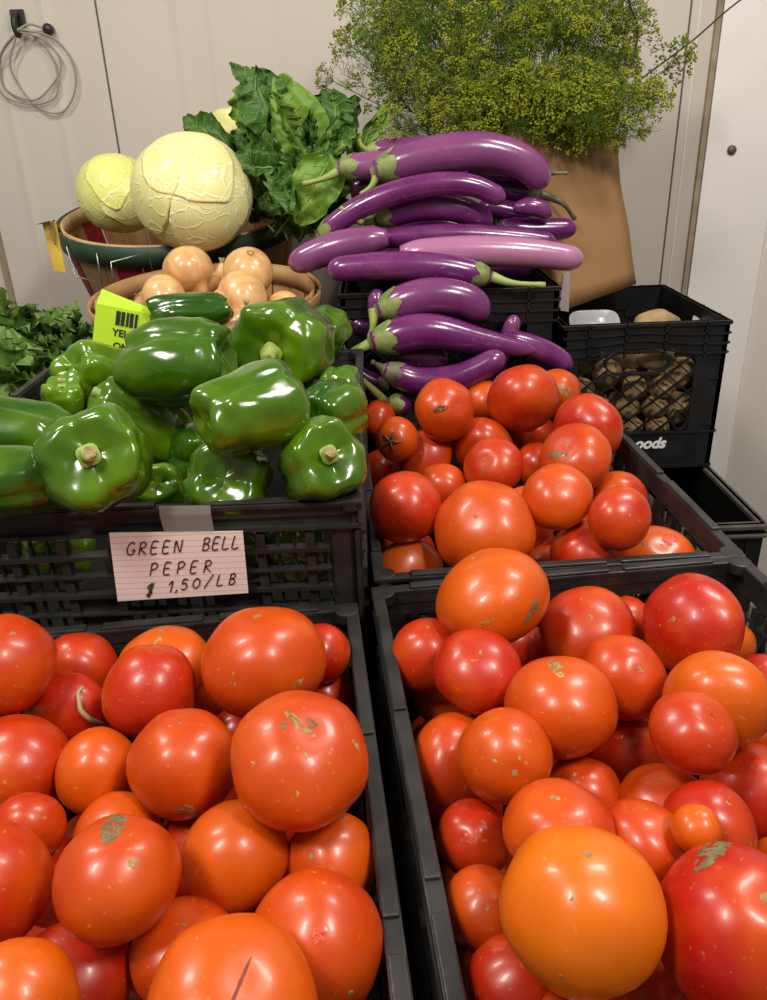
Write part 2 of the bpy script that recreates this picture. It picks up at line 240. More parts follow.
TOMATOES = [
('LL', (-0.3224, 0.5446, 1.1047), 0.0419, 1.0, (0.4489, -0.1628, 0.8786), 'dot', 0.65, [], 'big red tomato cut by the left edge, highest in the front left crate'),
('LL', (-0.2989, 0.6245, 1.0399), 0.0357, 0.955, (-0.1242, 0.9585, 0.2564), '', 0.75, [], 'medium red tomato behind the one with the curled dry stem, near the left edge'),
('LL', (-0.2114, 0.6092, 1.051), 0.0433, 0.742, (-0.0402, -0.1177, 0.9922), 'crack', 0.25, [], 'orange tomato with a cracked brown seam on top, nearest below the price card'),
('LL', (-0.2037, 0.5388, 1.0766), 0.0398, 1.0, (-0.005, 0.9787, 0.2051), '', 0.8, [], 'smooth plain red tomato in front of the orange cracked one by the price card'),
('LL', (-0.2872, 0.5585, 1.0415), 0.0373, 0.757, (-0.0647, -0.9907, 0.1198), 'dot', 0.85, [], 'dull red tomato with a thin curled dry stem lying across its side'),
('LL', (-0.3051, 0.4858, 1.0469), 0.0449, 0.906, (-0.2278, 0.0402, 0.9729), 'dot', 0.7, [], 'large red tomato at the left edge just below the highest one'),
('LL', (-0.2334, 0.4758, 1.0488), 0.034, 0.93, (-0.9959, -0.0397, -0.0818), '', 0.3, [], 'orange tomato with a yellow brown shoulder under the curled dry stem'),
('LL', (-0.1567, 0.4532, 1.076), 0.0412, 0.964, (0.0503, -0.0349, 0.9981), 'dot', 0.5, [((0.2135, -0.9549, -0.2064), 0.2, 1.6, 's')], 'large glossy tomato with two small scars, between the plain red one and the scarred giant'),
('LL', (-0.1068, 0.5508, 1.0944), 0.0528, 0.863, (-0.0522, 0.1965, 0.9791), 'star', 0.45, [((0.6472, -0.7561, 0.0972), 0.09, 2, 's'), ((-0.3255, -0.8943, 0.3069), 0.07, 0.5, 's')], 'very big tomato with a pale stem scar on top, back right of the left crate'),
('LL', (-0.064, 0.416, 1.1114), 0.0488, 0.742, (0.2326, -0.2734, 0.9334), 'big', 0.5, [((0.0597, -0.1467, 0.9874), 0.13, 3, 's'), ((0.8642, -0.179, 0.4702), 0.08, 0.5, 's'), ((-0.5065, -0.6153, 0.604), 0.05, 0.7, 's'), ((0.0922, -0.92, 0.3809), 0.04, 0.4, 's'), ((0.2144, -0.6058, 0.7662), 0.05, 0.5, 's'), ((-0.0886, -0.2234, 0.9707), 0.06, 1, 'g')], "huge tomato covered in grey and brown scars beside the front left crate's right rail"),
('LL', (-0.0622, 0.6013, 1.0638), 0.0278, 0.933, (-0.9493, 0.1392, -0.282), '', 0.9, [], 'dark red tomato wedged in the back right corner of the front left crate'),
('LL', (-0.0631, 0.6044, 1.0091), 0.0326, 0.882, (-0.9565, 0.1795, -0.2299), '', 0.75, [], 'small red tomato between the scarred giant and the right rail'),
('LL', (-0.1796, 0.6325, 1.0015), 0.0279, 0.964, (-0.9794, 0.0302, -0.1997), '', 0.35, [], 'small orange tomato mostly hidden left of the very big one below the price card'),
('LL', (-0.1408, 0.5626, 1.0044), 0.0274, 0.894, (-0.3611, 0.9083, 0.2113), '', 0.9, [], 'deep red tomato glimpsed in the gap behind the scarred giant'),
('LL', (-0.2662, 0.42, 1.0512), 0.0275, 0.82, (-0.2411, 0.9639, 0.1129), '', 0.85, [], 'bright red tomato near the left edge, above the one with the tiny brown dot'),
('LL', (-0.2579, 0.3525, 1.0745), 0.04, 0.905, (-0.9869, -0.1559, -0.0418), '', 0.75, [], 'very large red tomato cut off by the left edge halfway down the crate'),
('LL', (-0.205, 0.4227, 1.037), 0.0316, 1.0, (-0.0787, 0.9953, 0.0573), '', 0.35, [], 'orange red tomato behind the one with the grey scab'),
('LL', (-0.1678, 0.3349, 1.0995), 0.0372, 0.928, (0.1048, 0.2734, 0.9562), 'scab', 0.5, [((0.4885, -0.3513, 0.7987), 0.1, 1, 's')], 'round red tomato with a grey corky scab across its top'),
('LL', (-0.2508, 0.4158, 0.9996), 0.0306, 1.0, (0.0309, 0.0944, 0.9951), 'dot', 0.8, [], 'red tomato with a tiny brown dot squeezed left of the grey scab tomato'),
('LL', (-0.1484, 0.4347, 1.0037), 0.0357, 1.0, (-0.0772, 0.0992, 0.9921), 'bar', 0.92, [], 'pinkish red tomato with a pale dash scar behind the dull brownish one'),
('LL', (-0.1103, 0.3853, 1.0552), 0.0362, 1.0, (0.1527, 0.9883, 0.0025), '', 0.2, [], 'dull brownish orange heart shaped tomato in the middle of the front left crate'),
('LL', (-0.0461, 0.3921, 1.038), 0.0336, 1.0, (-0.3261, -0.5207, 0.789), 'dot', 0.35, [((0.265, 0.3394, 0.9025), 0.1, 2, 's')], 'orange tomato with a rough navel scar lying under the scarred giant'),
('LL', (-0.2003, 0.3143, 1.0376), 0.0348, 0.742, (0.2429, -0.4567, 0.8558), 'dot', 0.85, [((0.1502, 0.2626, 0.9531), 0.06, 1.5, 's'), ((0.6671, -0.0386, 0.7439), 0.05, 0.8, 's')], 'red tomato with a pink puckered blossom dimple near the bottom left'),
('LL', (-0.2082, 0.2688, 1.0827), 0.0342, 0.925, (-0.4276, 0.9039, 0.0123), '', 0.15, [], 'smooth orange tomato in the bottom left corner of the photo'),
('LL', (-0.1341, 0.3258, 1.0433), 0.0335, 0.742, (0.1564, 0.0345, 0.9871), 'dot', 0.6, [], 'orange red tomato with a dot scar just above the creased orange one'),
('LL', (-0.0886, 0.2603, 1.0893), 0.0453, 0.742, (0.2763, -0.187, 0.9427), 'crease', 0.25, [((-0.1797, -0.1313, 0.9749), 0.03, 1, 's')], 'very large orange tomato with a deep crease at the bottom of the front left crate'),
('LL', (-0.0513, 0.3218, 1.0517), 0.0422, 0.976, (0.5359, -0.8371, 0.1098), 'dot', 0.55, [((0.145, -0.4943, 0.8571), 0.13, 1, 'w')], 'large red orange tomato against the right rail with a faint wrinkled spot'),
('LL', (-0.1741, 0.3145, 0.9874), 0.0255, 0.917, (-0.1681, 0.9802, -0.1044), '', 0.6, [], 'tomato peeping in at the bottom edge left of the creased orange one'),
('RL', (0.0966, 0.6176, 1.1063), 0.0535, 0.802, (-0.4097, 0.2186, 0.8856), 'dot', 0.2, [((0.5968, -0.7837, 0.1723), 0.2, 3, 'g'), ((-0.233, -0.9618, 0.1435), 0.12, 2, 'y')], 'large orange tomato with a brown green streak, highest in the front right crate'),
('RL', (0.0342, 0.6028, 1.0561), 0.0345, 1.0, (0.0446, -0.134, 0.99), 'dot', 0.7, [], 'red tomato in the back left corner of the front right crate'),
('RL', (0.0747, 0.5422, 1.0821), 0.0382, 0.816, (0.0242, -0.3847, 0.9227), 'dot', 0.85, [], 'round deep red tomato just below the streaked orange one'),
('RL', (0.0533, 0.6197, 0.9973), 0.0334, 0.941, (-0.8964, 0.414, -0.1582), '', 0.3, [], 'orange tomato mostly hidden behind the round deep red one by the left rail'),
('RL', (0.1956, 0.6444, 1.0446), 0.0483, 0.742, (-0.1075, -0.5163, 0.8497), 'dot', 0.75, [], 'red tomato with a pink top behind the star scar tomato'),
('RL', (0.2511, 0.6976, 1.0193), 0.0276, 1.0, (0.2324, 0.9216, 0.3109), '', 0.8, [], 'bit of red tomato left of the large smooth red one at the back'),
('RL', (0.2807, 0.606, 1.0763), 0.0472, 0.742, (-0.7273, -0.4494, 0.5187), 'dot', 0.9, [], 'large smooth red tomato near the back right corner of the front right crate'),
('RL', (0.1965, 0.538, 1.0735), 0.0365, 1.0, (0.1626, -0.6828, 0.7123), 'star', 0.6, [], 'red tomato with a brown star shaped stem scar facing right'),
('RL', (0.1323, 0.4885, 1.0868), 0.0447, 0.848, (-0.1513, 0.2763, 0.9491), 'dot', 0.4, [((-0.1412, 0.0736, 0.9872), 0.2, 3, 's')], 'wide orange red flattened tomato in the middle of the front right crate'),
('RL', (0.2523, 0.4823, 1.0912), 0.041, 0.84, (0.3023, 0.9233, 0.2368), '', 0.15, [], 'smooth bright orange tomato right of the star scar tomato'),
('RL', (0.2132, 0.4325, 1.1064), 0.0305, 0.856, (0.2915, -0.3439, 0.8926), 'hole', 0.7, [], 'red tomato with one small black hole in front of the smooth bright orange one'),
('RL', (0.0812, 0.4372, 1.0862), 0.0341, 1.0, (0.0634, -0.9222, 0.3814), 'star', 0.4, [((0.1681, -0.7563, 0.6322), 0.06, 0.5, 's'), ((-0.3318, -0.7456, 0.5779), 0.05, 0.4, 's')], 'orange red tomato with fine cracks and a star scar low on its face'),
('RL', (0.0483, 0.4947, 1.0253), 0.0429, 0.769, (-0.8788, 0.4609, -0.1236), '', 0.6, [], 'tall tomato against the left rail with a pale blemish, behind the finely cracked one'),
('RL', (0.2007, 0.5177, 1.0039), 0.0379, 0.849, (0.0253, 0.9922, 0.1223), '', 0.85, [((-0.3276, -0.3377, 0.8824), 0.1, 2, 'w')], 'dark red tomato deep between the flattened one and the black hole one'),
('RL', (0.1436, 0.4503, 1.0297), 0.0312, 1.0, (-0.2655, -0.2052, 0.942), 'dot', 0.6, [], 'small orange red tomato with a dot, directly below the wide flattened one'),
('RL', (0.2801, 0.4573, 1.0209), 0.0392, 0.934, (-0.1741, 0.5185, 0.8372), 'dot', 0.88, [], 'large red tomato cut by the right edge, below the black hole one'),
('RL', (0.3593, 0.6714, 1.0036), 0.0229, 0.909, (-0.7059, 0.6363, -0.3114), '', 0.2, [], 'small orange tomato peeping from behind the large smooth red one'),
('RL', (0.3342, 0.5669, 1.0392), 0.0252, 1.0, (-0.3421, -0.3024, 0.8896), 'dot', 0.9, [], 'small pinkish tomato at the right edge behind the smooth bright orange one'),
('RL', (0.3347, 0.5279, 1.0048), 0.0262, 1.0, (0.5089, 0.824, 0.2489), '', 0.6, [], 'sliver of tomato at the right edge between orange and red neighbours'),
('RL', (0.1994, 0.4292, 1.0396), 0.0348, 0.742, (-0.1846, 0.0697, 0.9803), 'dot', 0.5, [], 'bright orange red tomato behind the two lobed one with a bump'),
('RL', (0.2083, 0.3797, 1.0713), 0.03, 1.0, (0.2451, -0.1976, 0.9491), 'dot', 0.85, [], 'red tomato with a small orange one resting in front of it'),
('RL', (0.1824, 0.3457, 1.1092), 0.0149, 1.0, (-0.147, -0.0767, 0.9862), 'dot', 0.15, [], 'tiniest orange tomato sitting on the red one at the right'),
('RL', (0.1568, 0.3613, 1.081), 0.0295, 0.869, (0.0654, 0.2041, 0.9768), 'dot', 0.7, [], 'medium red tomato left of the tiniest orange one'),
('RL', (0.1021, 0.362, 1.0971), 0.0342, 0.742, (-0.1037, 0.0764, 0.9917), 'star', 0.65, [((0.0706, -0.596, 0.7999), 0.1, 0.7, 'w')], 'wide red tomato with a green ringed scar behind the biggest orange one'),
('RL', (0.0554, 0.4099, 1.0349), 0.0271, 1.0, (-0.3852, -0.6394, 0.6654), 'w', 0.8, [((0.2796, -0.3897, 0.8774), 0.06, 1, 's')], 'bumpy red tomato with puckered dents by the left rail'),
('RL', (0.0558, 0.3525, 1.0352), 0.0269, 1.0, (0.0047, -0.6069, 0.7948), 'dot', 0.6, [((0.4149, -0.5629, 0.7148), 0.2, 1, 'b')], 'red tomato with a brown torn scar left of the biggest orange one'),
('RL', (0.0984, 0.29, 1.1163), 0.0429, 1.0, (0.0092, -0.0104, 0.9999), 'dot', 0.0, [((-0.293, -0.4907, 0.8206), 0.035, 1, 's'), ((-0.4468, -0.8938, 0.0391), 0.03, 1, 's')], 'biggest orange tomato, perfectly round, front middle of the right crate'),
('RL', (0.184, 0.2883, 1.0962), 0.0434, 1.0, (0.1474, -0.2691, 0.9518), 'star', 0.95, [((-0.1954, 0.5584, 0.8063), 0.35, 2.5, 'g')], 'very large pinkish red tomato with a split scar in the bottom right corner'),
('RL', (0.0664, 0.3011, 1.0356), 0.028, 1.0, (-0.0234, 0.5174, 0.8554), 'w', 0.85, [], 'dark red tomato with a creased top at the bottom left of the front right crate'),
('RL', (0.0936, 0.2607, 1.0625), 0.0225, 0.846, (-0.0837, 0.3825, 0.9202), 'scab', 0.7, [], 'red tomato cut by the bottom edge below the biggest orange one'),
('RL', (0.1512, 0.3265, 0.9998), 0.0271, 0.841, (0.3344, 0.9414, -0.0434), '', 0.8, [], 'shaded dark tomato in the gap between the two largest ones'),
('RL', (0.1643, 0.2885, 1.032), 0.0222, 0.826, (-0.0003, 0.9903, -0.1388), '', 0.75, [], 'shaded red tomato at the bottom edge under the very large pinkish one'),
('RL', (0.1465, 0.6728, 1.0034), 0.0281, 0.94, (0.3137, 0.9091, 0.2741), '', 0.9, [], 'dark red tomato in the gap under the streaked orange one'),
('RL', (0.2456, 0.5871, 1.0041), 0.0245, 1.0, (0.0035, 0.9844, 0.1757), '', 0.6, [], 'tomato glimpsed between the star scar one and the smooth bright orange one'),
('RL', (0.2595, 0.3793, 1.0371), 0.0164, 1.0, (0.3413, 0.9365, 0.0808), '', 0.2, [], 'orange sliver at the right edge above the very large pinkish tomato'),
('U', (0.101, 1.1699, 1.1019), 0.0483, 0.876, (0.4341, -0.8014, 0.4115), 'star', 0.55, [((-0.1787, -0.9128, 0.3673), 0.2, 0.5, 'b')], 'red tomato with two scars at the back left, touching the purple eggplants'),
('U', (0.2289, 1.2055, 1.1033), 0.0592, 0.822, (-0.0873, 0.8423, 0.5318), '', 0.7, [], 'large smooth ribbed red tomato, highest at the back of the upper tomato crate'),
('U', (0.1785, 1.2924, 1.072), 0.0377, 1.0, (-0.1894, 0.8324, 0.5209), '', 0.3, [], 'orange tomato behind and left of the highest ribbed one'),
('U', (0.305, 1.3005, 1.0824), 0.0404, 1.0, (0.2966, -0.952, 0.0759), 'dot', 0.4, [((0.0895, -0.9174, 0.3877), 0.3, 0.5, 's')], 'orange tomato with a rough tan patch at the back right under the eggplant tip'),
('U', (0.0243, 1.1377, 1.0689), 0.0339, 1.0, (-0.3224, -0.9128, 0.2509), 'green', 0.35, [], 'small orange tomato with a dried green calyx by the pepper crate'),
('U', (0.0689, 1.1689, 1.0246), 0.0432, 0.742, (-0.2444, -0.7994, 0.5489), 'dot', 0.7, [], 'small red tomato in front of the one with the dried calyx'),
('U', (0.1616, 1.1822, 1.0346), 0.0515, 0.792, (0.3291, 0.8072, 0.4901), '', 0.7, [], 'plain red tomato directly in front of the two scarred one'),
('U', (0.1526, 1.0008, 1.0759), 0.0414, 0.742, (-0.5051, -0.6171, 0.6034), 'bar', 0.75, [((-0.5262, -0.8122, 0.252), 0.12, 0.6, 'g')], 'red tomato with a grey green smear in the middle of the upper tomato crate'),
('U', (0.3014, 1.0832, 1.0941), 0.0527, 0.742, (-0.7446, -0.6586, 0.1092), 'dot', 0.85, [], 'large bright red tomato at the right, behind the one with brown crescents'),
('U', (0.2589, 0.9772, 1.0931), 0.0497, 0.742, (-0.4656, -0.4705, 0.7496), 'bar', 0.65, [((-0.7191, -0.5233, 0.4572), 0.25, 0.4, 'g'), ((-0.3352, -0.9342, 0.1225), 0.1, 2, 'g')], 'red tomato with brown crescent scars near the right side of the upper crate'),
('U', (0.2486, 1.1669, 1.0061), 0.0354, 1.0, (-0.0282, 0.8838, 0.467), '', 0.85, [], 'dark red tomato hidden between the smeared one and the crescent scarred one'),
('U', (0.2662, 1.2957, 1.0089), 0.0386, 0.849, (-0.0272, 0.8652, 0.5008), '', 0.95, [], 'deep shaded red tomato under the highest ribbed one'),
('U', (0.0844, 1.0112, 1.0407), 0.0366, 0.939, (0.3607, 0.8257, 0.4337), '', 0.6, [], 'orange red tomato behind the low wide one and right of the dull red one'),
('U', (0.025, 0.8361, 1.0975), 0.0436, 0.958, (-0.2876, -0.1944, 0.9378), 'dot', 0.75, [], 'large dull red tomato beside the pepper crate corner'),
('U', (0.1126, 0.7928, 1.087), 0.0578, 0.742, (-0.2997, -0.6195, 0.7256), 'dot', 0.45, [], 'largest low wide tomato of the upper tomato crate, with a small star mark'),
('U', (0.1833, 0.91, 1.0411), 0.0414, 0.906, (-0.8482, 0.4083, -0.3375), '', 0.35, [], 'plain orange tomato tucked behind the low wide one'),
('U', (0.2009, 0.8244, 1.1087), 0.0405, 0.742, (-0.0834, -0.6564, 0.7498), 'dot', 0.45, [], 'round orange red tomato in the middle right, with two bright glints'),
('U', (0.3169, 0.9611, 1.0404), 0.0379, 0.881, (0.0805, 0.8973, 0.4341), '', 0.7, [], 'red tomato half hidden by the right hand row near the right rail'),
('U', (0.2612, 0.7781, 1.1021), 0.0355, 0.742, (0.1258, -0.8416, 0.5252), 'dot', 0.85, [], 'glossy red tomato in front of the half hidden one near the right rail'),
('U', (0.2326, 0.8015, 1.0433), 0.0408, 0.965, (-0.0732, 0.0706, 0.9948), 'point', 0.9, [((0.3442, -0.9389, -0.0069), 0.12, 2, 's')], 'pinkish tomato with a pointed tip by the front rail of the upper crate'),
('U', (0.3182, 0.8019, 1.0314), 0.0458, 0.742, (-0.0397, -0.3967, 0.9171), 'w', 0.3, [((-0.5017, -0.2201, 0.8366), 0.1, 2, 'g')], 'shiny orange tomato with a fold in the front right corner of the upper crate'),
('U', (0.1999, 0.8418, 1.0025), 0.0296, 0.934, (0.4192, 0.8298, 0.3684), '', 0.5, [], 'low orange red tomato between the wide one and the pointed one'),
('U', (0.0271, 0.8119, 1.0218), 0.0417, 0.742, (0.2687, -0.8808, 0.3899), 'dot', 0.2, [], 'orange tomato in the front left corner of the upper tomato crate'),
('U', (-0.0026, 1.2869, 1.0485), 0.0344, 0.85, (-0.9325, 0.3463, -0.1021), '', 0.85, [], 'red tomato squeezed behind the pepper crate under an eggplant calyx'),
('U', (-0.0041, 1.2112, 0.9835), 0.0367, 0.909, (-0.9327, 0.3146, -0.1764), '', 0.7, [], 'shaded tomato against the left wall of the upper tomato crate'),
]
PEPPERS = [
((-0.2507, 0.9652, 1.246), 0.0723, 0.0586, (-0.9871, 0.119, -0.1071), 3, 0.25, 'largest glossy dark bell pepper lying on its side, topmost below the green sign'),
((-0.1297, 1.0913, 1.2313), 0.0643, 0.0699, (-0.2643, -0.9635, 0.043), 4, 0.3, 'big bell pepper with its stem facing the viewer, in front of the onions'),
((-0.1259, 0.7346, 1.2564), 0.0546, 0.0439, (0.7632, 0.6455, 0.0294), 3, 0.3, 'bell pepper with a long groove, lying in the middle of the pile'),
((-0.2708, 0.6986, 1.2253), 0.0418, 0.0504, (0.1419, -0.8654, 0.4806), 4, 0.35, 'many lobed bell pepper with a pale cut stem facing the viewer at the front left'),
((-0.065, 0.7413, 1.1974), 0.0406, 0.0447, (0.391, -0.7593, 0.5201), 4, 0.3, 'bell pepper with its round pale stem facing forward in the front right corner'),
((-0.3205, 0.9982, 1.1637), 0.0664, 0.0491, (-0.7381, -0.1359, 0.6609), 3, 0.6, 'light green bell pepper lying under the largest dark one'),
((-0.4242, 1.1458, 1.1866), 0.0535, 0.049, (0.3242, 0.8021, -0.5015), 4, 0.85, 'yellow green shiny bell pepper near the left rail, below the green sign'),
((-0.4225, 1.0173, 1.185), 0.0321, 0.0294, (0.1567, -0.1593, 0.9747), 4, 0.75, 'small knobbly bell pepper with a short brown stem against the left rail'),
((-0.1603, 0.7488, 1.1746), 0.0352, 0.0466, (-0.0957, 0.8396, -0.5346), 4, 0.4, 'bell pepper with wrinkled blossom end up, above the price card'),
((-0.4345, 0.9009, 1.1856), 0.0578, 0.041, (-0.9679, -0.1438, 0.2062), 3, 0.15, 'dark bell pepper cut by the left edge of the photo, upper one of two'),
((-0.3621, 0.7027, 1.2044), 0.0541, 0.0367, (-0.9724, -0.2319, 0.0241), 3, 0.2, 'dark bell pepper cut by the left edge of the photo, lower one of two'),
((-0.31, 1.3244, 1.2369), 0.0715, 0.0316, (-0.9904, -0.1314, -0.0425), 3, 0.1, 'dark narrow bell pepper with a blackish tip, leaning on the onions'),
((-0.2494, 0.8073, 1.145), 0.0336, 0.0291, (-0.1685, 0.7912, -0.5879), 3, 0.7, 'pale green bell pepper in the gap right of the many lobed one'),
((-0.0852, 1.3078, 1.1989), 0.0366, 0.04, (0.1782, 0.9594, 0.2185), 4, 0.25, 'bell pepper at the back right corner of the pile behind the big stem facing one'),
((-0.0524, 1.0146, 1.1909), 0.0293, 0.0293, (0.1951, 0.9795, 0.05), 4, 0.35, 'small bell pepper touching the eggplant stems at the right rail'),
((-0.0586, 0.8946, 1.1971), 0.0357, 0.0405, (0.5816, 0.8126, -0.0376), 4, 0.1, 'bell pepper with a dark wrinkled patch above the front right corner one'),
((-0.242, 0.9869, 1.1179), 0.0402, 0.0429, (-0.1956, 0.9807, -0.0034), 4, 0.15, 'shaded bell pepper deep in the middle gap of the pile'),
((-0.3498, 0.7513, 1.1047), 0.0366, 0.0409, (-0.3437, 0.9343, -0.0951), 4, 0.8, 'bell pepper low in the crate seen through the front slots left of the price card'),
((-0.2585, 0.7508, 1.0962), 0.0367, 0.041, (-0.2586, 0.9588, -0.1173), 4, 0.4, 'bell pepper low in the crate behind the price card'),
((-0.1586, 0.7513, 1.1003), 0.0367, 0.041, (-0.1585, 0.9796, -0.1237), 4, 0.8, 'bell pepper low in the crate seen at the right edge of the price card'),
((-0.0922, 0.7508, 1.0941), 0.0368, 0.0411, (-0.0875, 0.987, -0.1348), 4, 0.8, 'bell pepper low in the crate seen through the slots by the front right corner'),
]
